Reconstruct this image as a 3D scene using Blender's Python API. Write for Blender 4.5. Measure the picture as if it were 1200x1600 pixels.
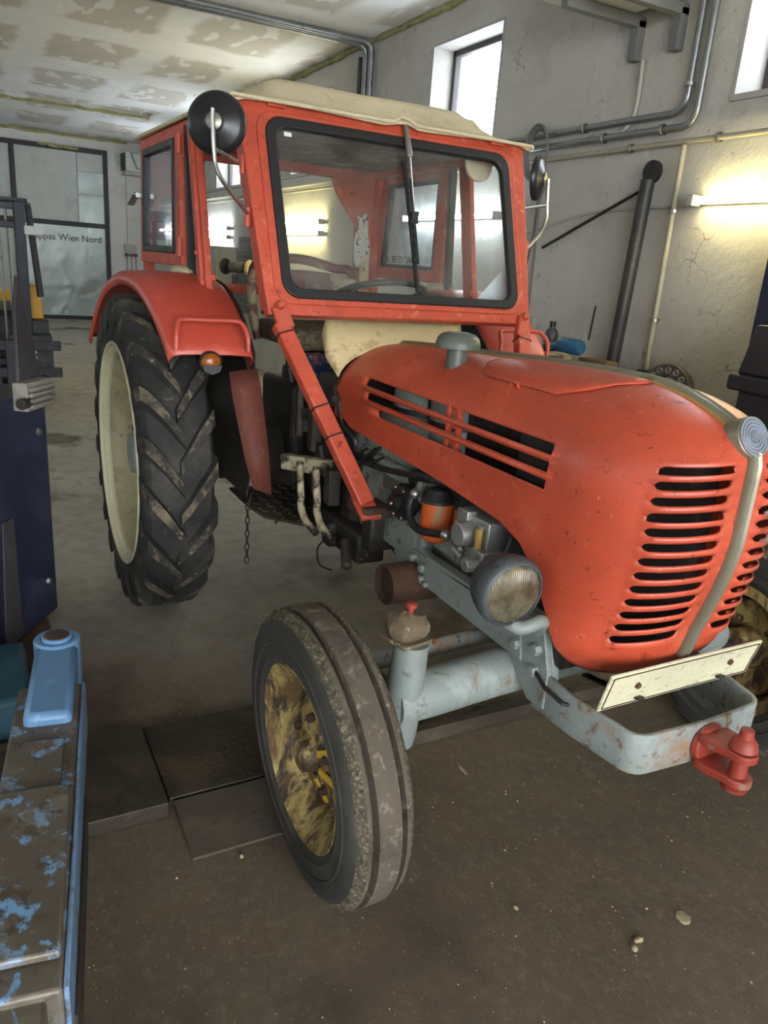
import bpy, bmesh, math, random
from mathutils import Vector, Matrix, Quaternion
from mathutils.bvhtree import BVHTree
random.seed(7)
for _o in list(bpy.data.objects): bpy.data.objects.remove(_o, do_unlink=True)
S = bpy.context.scene
COL = S.collection
PI = math.pi

# ------------------------------------------------------------------ camera
cd = bpy.data.cameras.new('camera'); CAM = bpy.data.objects.new('camera', cd); COL.objects.link(CAM)
cd.sensor_fit = 'VERTICAL'; cd.sensor_height = 36.0; cd.lens = 1185 / 1600 * 36; cd.clip_start = 0.02
RW = Matrix(((0.46344645, 0.88313934, 0.07267943), (-0.30438176, 0.08162756, 0.9490462), (0.83220739, -0.46195438, 0.30664151)))
CAM.matrix_world = Matrix.Translation((0, 0, 1.6)) @ RW.transposed().to_4x4()
S.camera = CAM
# ------------------------------------------------------------------ world: even overcast sky
wd = bpy.data.worlds.new('overcast'); S.world = wd; wd.use_nodes = True
bg = wd.node_tree.nodes['Background']; bg.inputs[0].default_value = (0.90, 0.95, 1.0, 1); bg.inputs[1].default_value = 5.8
S.view_settings.view_transform = 'Standard'; S.view_settings.look = 'None'
S.view_settings.gamma = 1.0; S.view_settings.use_curve_mapping = False
S.view_settings.exposure = 1.25
TUBE_STRENGTH = 22.0

# ------------------------------------------------------------------ helpers
def lin(c):
    if isinstance(c, str):
        c = [int(c[i:i + 2], 16) / 255 for i in (0, 2, 4)]
    return tuple((x / 12.92 if x <= 0.04045 else ((x + 0.055) / 1.055) ** 2.4) for x in c) + (1,)

class NT:
    def __init__(s, m): s.t = m.node_tree; s.n = s.t.nodes; s.l = s.t.links
    def new(s, k, **kw):
        n = s.n.new(k)
        for a, b in kw.items():
            if a.startswith('i_'): n.inputs[a[2:].replace('_', ' ')].default_value = b
            else: setattr(n, a, b)
        return n
    def link(s, a, b): s.l.new(a, b)
    def noise(s, co, scale, detail=4, rough=.6, dist=0):
        n = s.new('ShaderNodeTexNoise'); n.inputs['Scale'].default_value = scale; n.inputs['Detail'].default_value = detail
        n.inputs['Roughness'].default_value = rough; n.inputs['Distortion'].default_value = dist
        s.link(co, n.inputs['Vector']); return n.outputs['Fac']
    def ramp(s, f, lo, hi):
        r = s.new('ShaderNodeMapRange'); r.inputs[1].default_value = lo; r.inputs[2].default_value = hi
        s.link(f, r.inputs[0]); return r.outputs[0]
    def math(s, op, a, b=None):
        m = s.new('ShaderNodeMath', operation=op)
        for i, v in enumerate((a, b)):
            if v is None: continue
            if isinstance(v, (int, float)): m.inputs[i].default_value = v
            else: s.link(v, m.inputs[i])
        return m.outputs[0]
    def mix(s, f, a, b):
        m = s.new('ShaderNodeMix', data_type='RGBA')
        if isinstance(f, (int, float)): m.inputs[0].default_value = f
        else: s.link(f, m.inputs[0])
        for i, v in ((6, a), (7, b)):
            if isinstance(v, tuple): m.inputs[i].default_value = v
            else: s.link(v, m.inputs[i])
        return m.outputs[2]

MATS = {}
def pm(name, base, rough=.5, metal=0.0, layers=(), bump=None, vary=.12, vscale=3.0, coat=0, stretch=None, world=False, spec=None):
    """painted / worn surface: base colour, cloudy variation, then layers (colour, scale, lo, hi[, detail])"""
    m = bpy.data.materials.new(name); m.use_nodes = True; t = NT(m)
    b = t.n['Principled BSDF']
    tc = t.new('ShaderNodeTexCoord')
    if world:
        g = t.new('ShaderNodeNewGeometry'); co = g.outputs['Position']
    else: co = tc.outputs['Object']
    if stretch:
        mp = t.new('ShaderNodeMapping'); mp.inputs['Scale'].default_value = stretch; t.link(co, mp.inputs[0]); co = mp.outputs[0]
    c = lin(base)
    dark = tuple(x * (1 - vary * 1.6) for x in c[:3]) + (1,); light = tuple(min(1, x * (1 + vary)) for x in c[:3]) + (1,)
    col = t.mix(t.ramp(t.noise(co, vscale, 6, .65), .3, .7), dark, light)
    rsock = None
    for L in layers:
        d = L[4] if len(L) > 4 else 7
        sh_ = .055 if L[2] >= .6 else 0          # specks and chips
        f = t.ramp(t.noise(co, L[1], d, .68, .4), L[2] - sh_, L[3] - sh_)
        col = t.mix(f, col, lin(L[0]))
    t.link(col, b.inputs['Base Color'])
    rr = t.ramp(t.noise(co, 9, 4), 0, 1)
    mr = t.new('ShaderNodeMapRange'); mr.inputs[3].default_value = max(.02, rough - .1); mr.inputs[4].default_value = min(1, rough + .12)
    t.link(rr, mr.inputs[0]); t.link(mr.outputs[0], b.inputs['Roughness'])
    b.inputs['Metallic'].default_value = metal
    if spec is not None: b.inputs['Specular IOR Level'].default_value = spec
    if coat: b.inputs['Coat Weight'].default_value = coat; b.inputs['Coat Roughness'].default_value = .25
    if bump:
        bp = t.new('ShaderNodeBump'); bp.inputs['Strength'].default_value = bump[1]; bp.inputs['Distance'].default_value = bump[2] if len(bump) > 2 else .01
        t.link(t.noise(co, bump[0], 6, .7), bp.inputs['Height']); t.link(bp.outputs[0], b.inputs['Normal'])
    MATS[name] = m; return m

def emat(name, col, st):
    m = bpy.data.materials.new(name); m.use_nodes = True; t = NT(m); b = t.n['Principled BSDF']
    b.inputs['Base Color'].default_value = (0.8, 0.8, 0.8, 1); b.inputs['Emission Color'].default_value = lin(col); b.inputs['Emission Strength'].default_value = st
    MATS[name] = m; return m

def glassmat(name, tint=(.92, .95, .96), refl=1.0, dirt_and_light=.06, haze_col='c9c6bb', rough=.02):
    m = bpy.data.materials.new(name); m.use_nodes = True; t = NT(m)
    for n in list(t.n):
        if n.type == 'BSDF_PRINCIPLED': t.n.remove(n)
    out = [n for n in t.n if n.type == 'OUTPUT_MATERIAL'][0]
    tr = t.new('ShaderNodeBsdfTransparent'); tr.inputs[0].default_value = tint + (1,)
    gl = t.new('ShaderNodeBsdfGlossy'); gl.inputs['Roughness'].default_value = rough
    fr = t.new('ShaderNodeFresnel'); ge = t.new('ShaderNodeNewGeometry')
    t.link(t.math('SUBTRACT', 1.5, t.math('MULTIPLY', ge.outputs['Backfacing'], 1.5 - 1 / 1.5)), fr.inputs[0])
    mx = t.new('ShaderNodeMixShader'); t.link(t.math('MULTIPLY', fr.outputs[0], refl), mx.inputs[0]); t.link(tr.outputs[0], mx.inputs[1]); t.link(gl.outputs[0], mx.inputs[2])
    df = t.new('ShaderNodeBsdfDiffuse'); df.inputs[0].default_value = lin(haze_col)
    tc = t.new('ShaderNodeTexCoord')
    f = t.ramp(t.noise(tc.outputs['Object'], 7, 6, .7), .35, .85)
    f = t.math('MULTIPLY', f, dirt_and_light * 2)
    m2 = t.new('ShaderNodeMixShader'); t.link(f, m2.inputs[0]); t.link(mx.outputs[0], m2.inputs[1]); t.link(df.outputs[0], m2.inputs[2])
    t.link(m2.outputs[0], out.inputs[0]); MATS[name] = m; return m

def tag(o, label, cat, group=None, kind=None):
    if label: o['label'] = label
    if cat: o['category'] = cat
    if group: o['group'] = group
    if kind: o['kind'] = kind
    return o

def thing(name, loc, label, cat, group=None):
    e = bpy.data.objects.new(name, None); COL.objects.link(e); e.location = loc; e.empty_display_size = .1
    return tag(e, label, cat, group)

def wloc(o):
    v = Vector(o.location)
    while o.parent: o = o.parent; v += Vector(o.location)
    return v

class MB:
    """mesh builder in world coordinates"""
    def __init__(s): s.v = []; s.f = []; s.mi = []; s.cur = 0
    def add(s, vs, fs):
        o = len(s.v); s.v += [Vector(v) for v in vs]
        for f in fs: s.f.append([i + o for i in f]); s.mi.append(s.cur)
        return s
    def box(s, c, d, rot=None):
        hx, hy, hz = d[0] / 2, d[1] / 2, d[2] / 2
        vs = [Vector((sx * hx, sy * hy, sz * hz)) for sx in (-1, 1) for sy in (-1, 1) for sz in (-1, 1)]
        if rot is not None:
            M = rot if isinstance(rot, Matrix) else Matrix.Rotation(rot, 3, 'Z'); vs = [M @ v for v in vs]
        c = Vector(c)
        return s.add([c + v for v in vs], [(0, 1, 3, 2), (4, 6, 7, 5), (0, 4, 5, 1), (2, 3, 7, 6), (0, 2, 6, 4), (1, 5, 7, 3)])
    def bb(s, x0, x1, y0, y1, z0, z1): return s.box(((x0 + x1) / 2, (y0 + y1) / 2, (z0 + z1) / 2), (abs(x1 - x0), abs(y1 - y0), abs(z1 - z0)))
    def bar(s, a, b, w, h, up=(0, 0, 1)):
        a, b = Vector(a), Vector(b); d = (b - a); L = d.length; d.normalize(); u = Vector(up)
        if abs(d.dot(u)) > .98: u = Vector((1, 0, 0))
        side = d.cross(u).normalized(); u = side.cross(d).normalized()
        vs = []
        for p in (a, b):
            for sw, sh in ((-1, -1), (1, -1), (1, 1), (-1, 1)): vs.append(p + side * sw * w / 2 + u * sh * h / 2)
        return s.add(vs, [(3, 2, 1, 0), (4, 5, 6, 7), (0, 1, 5, 4), (1, 2, 6, 5), (2, 3, 7, 6), (3, 0, 4, 7)])
    def tube(s, path, r, n=10, cap=True, closed=False):
        P = [Vector(p) for p in path]; m = len(P); rs = r if isinstance(r, (list, tuple)) else [r] * m
        T = []
        for i in range(m):
            if closed: d = P[(i + 1) % m] - P[i - 1]
            else: d = P[min(i + 1, m - 1)] - P[max(i - 1, 0)]
            T.append(d.normalized())
        up = Vector((0, 0, 1)) if abs(T[0].z) < .9 else Vector((1, 0, 0))
        nrm = T[0].cross(up).normalized(); vs = []
        for i in range(m):
            if i: nrm = (T[i - 1].rotation_difference(T[i]) @ nrm)
            nrm = (nrm - T[i] * nrm.dot(T[i])).normalized(); bn = T[i].cross(nrm)
            for k in range(n):
                a = 2 * PI * k / n; vs.append(P[i] + (nrm * math.cos(a) + bn * math.sin(a)) * rs[i])
        fs = []
        for i in range(m if closed else m - 1):
            j = (i + 1) % m
            for k in range(n): fs.append((i * n + k, i * n + (k + 1) % n, j * n + (k + 1) % n, j * n + k))
        if cap and not closed:
            fs.append(tuple(range(n))[::-1]); fs.append(tuple((m - 1) * n + k for k in range(n)))
        return s.add(vs, fs)
    def lathe(s, prof, c, axis=(0, 1, 0), n=48, ref=None, a0=0, a1=2 * PI, cap=False):
        """prof: list of (radius, offset along axis)"""
        ax = Vector(axis).normalized(); c = Vector(c)
        e1 = Vector(ref) if ref else (Vector((1, 0, 0)) if abs(ax.x) < .9 else Vector((0, 0, 1)))
        e1 = (e1 - ax * e1.dot(ax)).normalized(); e2 = ax.cross(e1)
        full = abs(a1 - a0 - 2 * PI) < 1e-6; cols = n if full else n + 1; m = len(prof); vs = []
        for k in range(cols):
            a = a0 + (a1 - a0) * k / n; d = e1 * math.cos(a) + e2 * math.sin(a)
            for r, o in prof: vs.append(c + d * r + ax * o)
        fs = []
        for k in range(n):
            j = (k + 1) % cols
            for i in range(m - 1): fs.append((k * m + i, j * m + i, j * m + i + 1, k * m + i + 1))
        if cap:
            fs.append(tuple(k * m for k in range(cols))); fs.append(tuple(k * m + m - 1 for k in range(cols))[::-1])
        return s.add(vs, fs)
    def prism(s, poly, d):
        """poly: 3D points (planar), d: extrusion vector"""
        n = len(poly); d = Vector(d); P = [Vector(p) for p in poly]
        fs = [tuple(range(n))[::-1], tuple(range(n, 2 * n))] + [(i, (i + 1) % n, (i + 1) % n + n, i + n) for i in range(n)]
        return s.add(P + [p + d for p in P], fs)
    def sheet(s, grid, closed=False):
        """grid rows of points"""
        m = len(grid); n = len(grid[0]); vs = [p for r in grid for p in r]
        fs = [(i * n + j, i * n + j + 1, (i + 1) * n + j + 1, (i + 1) * n + j) for i in range(m - 1) for j in range(n - 1)]
        return s.add(vs, fs)
    def ball(s, c, r, n=16, m=10, sc=(1, 1, 1)):
        c = Vector(c); vs = [c + Vector((0, 0, r * sc[2]))]
        for i in range(1, m):
            t = PI * i / m
            for k in range(n):
                a = 2 * PI * k / n; vs.append(c + Vector((r * sc[0] * math.sin(t) * math.cos(a), r * sc[1] * math.sin(t) * math.sin(a), r * sc[2] * math.cos(t))))
        vs.append(c + Vector((0, 0, -r * sc[2]))); fs = []
        for k in range(n): fs.append((0, 1 + k, 1 + (k + 1) % n))
        for i in range(m - 2):
            for k in range(n): fs.append((1 + i * n + k, 1 + (i + 1) * n + k, 1 + (i + 1) * n + (k + 1) % n, 1 + i * n + (k + 1) % n))
        L = len(vs) - 1; b = 1 + (m - 2) * n
        for k in range(n): fs.append((L, b + (k + 1) % n, b + k))
        return s.add(vs, fs)
    def mirrored(s, yc):
        o = MB(); o.v = [Vector((v.x, 2 * yc - v.y, v.z)) for v in s.v]; o.f = [list(reversed(f)) for f in s.f]; o.mi = list(s.mi); return o
    def build(s, name, mats, parent=None, smooth=True, bevel=0, solid=0, fixn=True, angle=38, origin=None, offset=-1):
        if not isinstance(mats, (list, tuple)): mats = [mats]
        lo = Vector((min(v.x for v in s.v), min(v.y for v in s.v), min(v.z for v in s.v))); hi = Vector((max(v.x for v in s.v), max(v.y for v in s.v), max(v.z for v in s.v)))
        o0 = Vector(origin) if origin else Vector(((lo.x + hi.x) / 2, (lo.y + hi.y) / 2, lo.z))
        me = bpy.data.meshes.new(name); me.from_pydata([v - o0 for v in s.v], [], s.f)
        for m in mats: me.materials.append(MATS[m] if isinstance(m, str) else m)
        if len(mats) > 1: me.polygons.foreach_set('material_index', s.mi)
        if fixn:
            bm = bmesh.new(); bm.from_mesh(me); bmesh.ops.recalc_face_normals(bm, faces=bm.faces); bm.to_mesh(me); bm.free()
        me.update()
        if smooth:
            me.polygons.foreach_set('use_smooth', [True] * len(me.polygons)); me.set_sharp_from_angle(angle=math.radians(angle))
        o = bpy.data.objects.new(name, me); COL.objects.link(o)
        o.location = o0
        if parent: o.parent = parent; o.location = o0 - wloc(parent)
        if solid:
            md = o.modifiers.new('thickness', 'SOLIDIFY'); md.thickness = solid; md.offset = offset
        if bevel:
            md = o.modifiers.new('bevel', 'BEVEL'); md.width = bevel; md.segments = 2; md.limit_method = 'ANGLE'; md.angle_limit = math.radians(40)
        return o

def each(name, mbs, mats, parent, **k):
    for m_ in mbs: m_.build(name, mats, parent, **k)

def arc(c, r, a0, a1, n, ex=(1, 0, 0), ey=(0, 0, 1)):
    c, ex, ey = Vector(c), Vector(ex), Vector(ey)
    return [c + ex * r * math.cos(a0 + (a1 - a0) * i / n) + ey * r * math.sin(a0 + (a1 - a0) * i / n) for i in range(n + 1)]

def smoothpath(pts, k=6):
    P = [Vector(p) for p in pts]; out = []
    for i in range(len(P) - 1):
        p0 = P[max(i - 1, 0)]; p1 = P[i]; p2 = P[i + 1]; p3 = P[min(i + 2, len(P) - 1)]
        for j in range(k):
            t = j / k
            out.append(.5 * ((2 * p1) + (p2 - p0) * t + (2 * p0 - 5 * p1 + 4 * p2 - p3) * t * t + (3 * p1 - p0 - 3 * p2 + p3) * t ** 3))
    out.append(P[-1]); return out

def interp(xs, ys, x):
    if x <= xs[0]: return ys[0]
    for i in range(len(xs) - 1):
        if x <= xs[i + 1]: return ys[i] + (ys[i + 1] - ys[i]) * (x - xs[i]) / (xs[i + 1] - xs[i])
    return ys[-1]

def textmesh(name, body, size, M, mat, parent, depth=.001):
    cu = bpy.data.curves.new(name, 'FONT'); cu.body = body; cu.size = size; cu.extrude = depth; cu.offset = size * .006; cu.align_x = 'CENTER'; cu.align_y = 'CENTER'
    to = bpy.data.objects.new(name + '_tmp', cu); COL.objects.link(to); bpy.context.view_layer.update()
    me = bpy.data.meshes.new_from_object(to.evaluated_get(bpy.context.evaluated_depsgraph_get()))
    bpy.data.objects.remove(to, do_unlink=True); bpy.data.curves.remove(cu)
    me.name = name; me.materials.clear(); me.materials.append(MATS[mat])
    o = bpy.data.objects.new(name, me); COL.objects.link(o)
    if parent: o.parent = parent; o.matrix_local = Matrix.Translation(-wloc(parent)) @ M
    else: o.matrix_world = M
    return o

# ------------------------------------------------------------------ materials
pm('red', 'b94a30', .42, layers=(('c8674a', 4, .55, .85), ('a03c26', 9, .58, .72), ('7a2a1a', 36, .67, .72), ('d08a66', 30, .69, .76, 9), ('4c261a', 75, .70, .73)), vary=.14, vscale=4, bump=(60, .05), coat=.15)
pm('red_cab', 'b2472f', .5, layers=(('a23a22', 8, .55, .72), ('6a2c1c', 34, .65, .72), ('d0785a', 14, .63, .78), ('4c281c', 90, .68, .72)), vary=.14, vscale=5, bump=(70, .08))
pm('red_fender', 'b24434', .4, layers=(('d06a58', 5, .6, .85), ('7a2418', 40, .72, .78)), vary=.1, vscale=3, bump=(40, .04), coat=.1)
pm('red_dirty_shade', '5e2a1c', .75, layers=(('3a2218', 7, .5, .75), ('5c4a38', 20, .62, .75)), vary=.2)  # grimy red, darkened to paint in the dim light on the skirt
pm('grey_paint', '79807b', .5, layers=(('6f5a3e', 9, .66, .75), ('5b5a4e', 24, .64, .72), ('a5aeab', 3, .55, .8)), vary=.12, bump=(40, .08))
pm('grey_rusty', '7e8581', .55, layers=(('8a5f34', 9, .52, .72, 9), ('5c3a1c', 30, .60, .70), ('949b97', 4, .6, .8)), vary=.12, bump=(40, .15))
pm('engine_grey', '7d8379', .6, layers=(('3a3630', 6, .5, .75), ('24211d', 16, .6, .72)), vary=.2, bump=(30, .15))
pm('oily_dark', '2a2621', .6, layers=(('4a4236', 7, .55, .75), ('6c6350', 24, .66, .74)), vary=.3, bump=(30, .3))
pm('black_metal', '1b1a19', .45, layers=(('3a332a', 12, .6, .75),), vary=.2)
pm('bare_metal', '9a9a94', .35, .85, layers=(('4a4640', 14, .58, .7),), vary=.15)
pm('chrome_old', '8d8b7c', .36, .75, layers=(('6a6048', 14, .55, .7),), vary=.15)
pm('strip_metal', '8d8a76', .4, .55, layers=(('6b634a', 16, .55, .72),), vary=.12)
pm('brass', 'ab8a4a', .5, .2, vary=.15)
pm('rubber_rear', '2b2a28', .8, layers=(('4a4640', 5, .5, .75), ('6a6252', 20, .68, .8)), vary=.25, bump=(90, .12), spec=.3)
pm('rubber_lug', '312f2c', .85, layers=(('6e6350', 9, .48, .66), ('8a7e66', 30, .62, .74)), vary=.2, bump=(90, .2), spec=.25)
pm('rubber_front', '383632', .8, layers=(('4d4a43', 4, .48, .75),), vary=.2, bump=(80, .15), spec=.3)
pm('rubber_tread', '564e43', .9, layers=(('37342f', 7, .5, .68), ('82796a', 30, .6, .75)), vary=.2, bump=(70, .35), spec=.2)
pm('rubber_frayed', '5e5749', .95, layers=(('a0957e', 110, .5, .66), ('3a362f', 50, .52, .66)), vary=.25, bump=(60, .9, .02), spec=.15)
pm('seal_rubber', '141415', .5, vary=.2)
pm('rim_cream', 'b9b294', .5, layers=(('8d8468', 6, .58, .75), ('5d4a34', 44, .7, .74)), vary=.12, bump=(30, .05))
pm('rim_yellow', 'a38d54', .65, layers=(('c0aa72', 16, .52, .66), ('5a4328', 12, .43, .55, 10), ('32271d', 18, .52, .60, 10), ('5a3428', 7, .58, .7)), vary=.18, bump=(30, .3), stretch=(1.3, 1, .45))
pm('rim_dirty_shade', '8f8768', .65, layers=(('6b6147', 5, .5, .7), ('4a3c2a', 40, .66, .72)), vary=.15)  # grimy barrel colour with the shade of the recess painted in
pm('rim_yellow_inner', 'b5952c', .5, layers=(('7a5a24', 8, .6, .72),), vary=.15)
pm('cream_canvas', 'c6b896', .85, layers=(('a39472', 10, .55, .75), ('7a6c50', 50, .7, .76)), vary=.1, bump=(260, .5, .004))
pm('beige_paint', 'c4b183', .6, layers=(('8a7248', 12, .62, .76), ('57472c', 36, .7, .76)), vary=.1)
pm('beige_worn', 'b3a888', .6, layers=(('2c2620', 16, .5, .58), ('6a5a40', 8, .5, .7)), vary=.15)
pm('lever_mat', '3c352b', .7, layers=(('8d8164', 10, .58, .66),), vary=.3)
pm('plate_cream', 'c8c2a2', .6, layers=(('8c8468', 12, .6, .74), ('5c5440', 60, .7, .76)), vary=.1, stretch=(1, 2, 5))
pm('orange_filter', 'c2541c', .5, layers=(('7a7358', 5, .5, .6),), vary=.12)
pm('alu', '9c9d98', .42, .6, layers=(('55524a', 12, .58, .7),), vary=.15, bump=(40, .2))
pm('seat_brown', '5a4c3c', .8, layers=(('857860', 9, .5, .6), ('3a3026', 20, .6, .7)), vary=.2)
pm('seat_vinyl', '5e2c26', .5, layers=(('8d8466', 7, .5, .58),), vary=.15)
pm('blue_floral', '232c50', .9, layers=(('7a3a3c', 22, .60, .64, 2), ('b9a878', 34, .66, .69, 2), ('4e6a56', 28, .62, .66, 2)), vary=.2)
pm('rag_white', 'b9b2a4', .95, layers=(('4a4644', 30, .56, .6, 2),), vary=.15)
pm('amber', '8a4a12', .25, vary=.1)
pm('lens_mud', '7a7058', .3, layers=(('a39678', 5, .5, .7),), vary=.12)
pm('lamp_dark', '3d4143', .5, layers=(('5c6062', 9, .5, .7), ('24262a', 20, .6, .7)), vary=.18, bump=(40, .1))
pm('mirror_black', '17181a', .35, vary=.15, coat=.2)
pm('stack_grey', '54584f', .42, layers=(('6d7168', 8, .55, .72),), vary=.14)
pm('rust_brown', '3e2a20', .85, layers=(('5c3b26', 8, .5, .7),), vary=.25, bump=(40, .3))
pm('hitch_red', '8f3426', .5, layers=(('5a3a2c', 12, .56, .68), ('7a6a58', 24, .64, .72)), vary=.15, bump=(40, .2))
pm('grease', '6a5a44', .8, layers=(('c8ba92', 14, .56, .66), ('2c241c', 10, .56, .66)), vary=.2, bump=(40, .8, .01))
pm('wall_plaster', 'b4b1a8', .9, layers=(('9b978c', 1.3, .5, .75), ('8a8375', 14, .68, .76), ('c2bfb6', .8, .5, .8)), vary=.06, vscale=.7, bump=(18, .35, .02), world=True)
pm('wall_white', 'c9c8c2', .9, layers=(('aaa79e', 1.6, .55, .8),), vary=.05, vscale=.8, bump=(16, .2, .02), world=True)
pm('foam_yellow', '9f9a66', .95, layers=(('c4be8c', 20, .5, .7),), vary=.25, bump=(30, 1, .03))
pm('conduit', '8b8d8e', .32, .75, layers=(('6d6c68', 9, .6, .75),), vary=.12)
pm('conduit_cream', '9c9682', .5, layers=(('8f8668', 14, .6, .72),), vary=.1)
pm('dark_pole', '3b3a37', .5, .3, layers=(('55524a', 10, .55, .7),), vary=.18)
pm('window_frame', '43413f', .6, vary=.15)
pm('reveal_white', 'a09e98', .85, layers=(('a8a498', 5, .6, .75),), vary=.06)
pm('zinc_sheet', '9aa2a0', .34, .85, layers=(('868e8d', .9, .45, .75, 3),), vary=.04, vscale=.8)
pm('zinc_plain', 'a5a8a2', .5, .4, layers=(('8f928c', 2, .5, .75),), vary=.06, bump=(1.2, .3, .06))
pm('door_frame', '2b2a29', .6, vary=.2)
pm('print_dark', '26282a', .6)
pm('white_plastic', 'bfc1bd', .5, vary=.06)
pm('box_grey', 'a8a699', .6, vary=.08)
pm('navy', '20243a', .5, layers=(('34384e', 4, .5, .7), ('6a6a6c', 40, .72, .76)), vary=.25, bump=(30, .1))
pm('navy_fin', '4a464a', .5, .3, layers=(('5d585a', 9, .5, .7),), vary=.2)
pm('teal', '1d3f4c', .5, layers=(('27505c', 5, .5, .7),), vary=.2)
pm('lift_blue', '5b80a4', .42, layers=(('6a6458', 9, .58, .7), ('8fb4d6', 5, .55, .75), ('3c3a38', 60, .7, .75)), vary=.1, bump=(30, .1))
pm('lift_flange', '6a86a6', .45, layers=(('55504a', 12, .5, .6), ('8fb0d0', 7, .58, .7)), vary=.12)
pm('lift_worn', '5f574b', .45, .2, layers=(('6f9cc4', 13, .56, .60), ('7a7266', 6, .5, .7), ('4a3f34', 20, .6, .7)), vary=.15, bump=(40, .12))
pm('rib_rubber', '8a857a', .7, layers=(('5a564e', 12, .5, .7),), vary=.15)
pm('forklift_yellow', 'd29a22', .45, vary=.08)
pm('forklift_dark', '26282c', .5, layers=(('3c3e42', 8, .5, .7),), vary=.2)
pm('forklift_blue', '1c2029', .45, .2, vary=.2)
pm('bin_black', '242223', .55, layers=(('34302f', 4, .5, .7),), vary=.15)
pm('wood', '6b5238', .8, layers=(('8a704e', 5, .5, .7), ('44321f', 12, .6, .7)), vary=.2, stretch=(1, 6, 6))
pm('tool_blue', '2c5a78', .4, vary=.12)
pm('cast_grey', '5f5c56', .55, .4, layers=(('7c786f', 10, .5, .7),), vary=.2)
pm('shutter_grey', '6f706c', .6, .2, vary=.1)
pm('stone_pale', '9b8d6c', .9, vary=.2)
pm('steel_plate', '3b332a', .55, .35, layers=(('5e5242', 3, .5, .7), ('33291f', 9, .55, .7)), vary=.2, bump=(50, .1))
pm('steel_bright', '5d554b', .45, .5, layers=(('73695b', 4, .5, .7), ('40362b', 9, .58, .7)), vary=.15, bump=(50, .08))
pm('sheet_white', 'd4d8da', .4, vary=.04)
pm('badge_blue', '7d8aa8', .35, .5, vary=.08)
pm('badge_silver', 'c4c8cc', .3, .8, vary=.05)
glassmat('cab_glass', (.95, .97, .97), .75, .06)
glassmat('side_glass', (.90, .94, .97), 1.0, .2, 'c4ced8')  # strong pale blue haze paints in the sky's reflection
glassmat('pane', (.95, .97, 1.0), .6, .05)
emat('tube_warm', 'fff0b0', TUBE_STRENGTH); emat('tube_cool', 'eaf6ff', TUBE_STRENGTH)

def ceiling_mat():
    m = bpy.data.materials.new('drywall'); m.use_nodes = True; t = NT(m); b = t.n['Principled BSDF']; b.inputs['Roughness'].default_value = .9
    g = t.new('ShaderNodeNewGeometry'); co = g.outputs['Position']
    nz = t.new('ShaderNodeTexNoise'); nz.inputs['Scale'].default_value = 1.6; nz.inputs['Detail'].default_value = 5; t.link(co, nz.inputs['Vector'])
    vm = t.new('ShaderNodeVectorMath', operation='MULTIPLY_ADD'); vm.inputs[1].default_value = (.45, .45, 0); t.link(nz.outputs['Color'], vm.inputs[0]); t.link(co, vm.inputs[2])
    sp = t.new('ShaderNodeSeparateXYZ'); t.link(vm.outputs[0], sp.inputs[0])
    def band(s, period, off, width):
        a = t.math('MULTIPLY', t.math('ADD', s, off), 1 / period); fr = t.math('FRACT', a)
        d = t.math('ABSOLUTE', t.math('SUBTRACT', fr, .5))      # 0.5 at the joint, 0 mid-panel
        return t.ramp(t.math('MULTIPLY', d, period), period / 2 - width - .05, period / 2 - width + .05)
    fx = band(sp.outputs[0], 2.02, 10.0 - .52, .36); fy = band(sp.outputs[1], 1.22, .12, .19)
    joint = t.math('MAXIMUM', fx, fy)
    mp = t.new('ShaderNodeMapping'); mp.inputs['Scale'].default_value = (2.4, 5.2, 1); t.link(co, mp.inputs[0])
    spots = t.ramp(t.noise(mp.outputs[0], 1.15, 1.5, .4), .565, .61)
    f = t.math('MAXIMUM', joint, t.math('MULTIPLY', spots, .8))
    board = t.mix(t.ramp(t.noise(co, .8, 3), .3, .7), lin('aaa59a'), lin('bab4a8'))
    fill = t.mix(t.ramp(t.noise(co, 2.5, 4), .3, .7), lin('cccbc7'), lin('dad9d6'))
    t.link(t.mix(f, board, fill), b.inputs['Base Color']); MATS['drywall'] = m
ceiling_mat()

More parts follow.
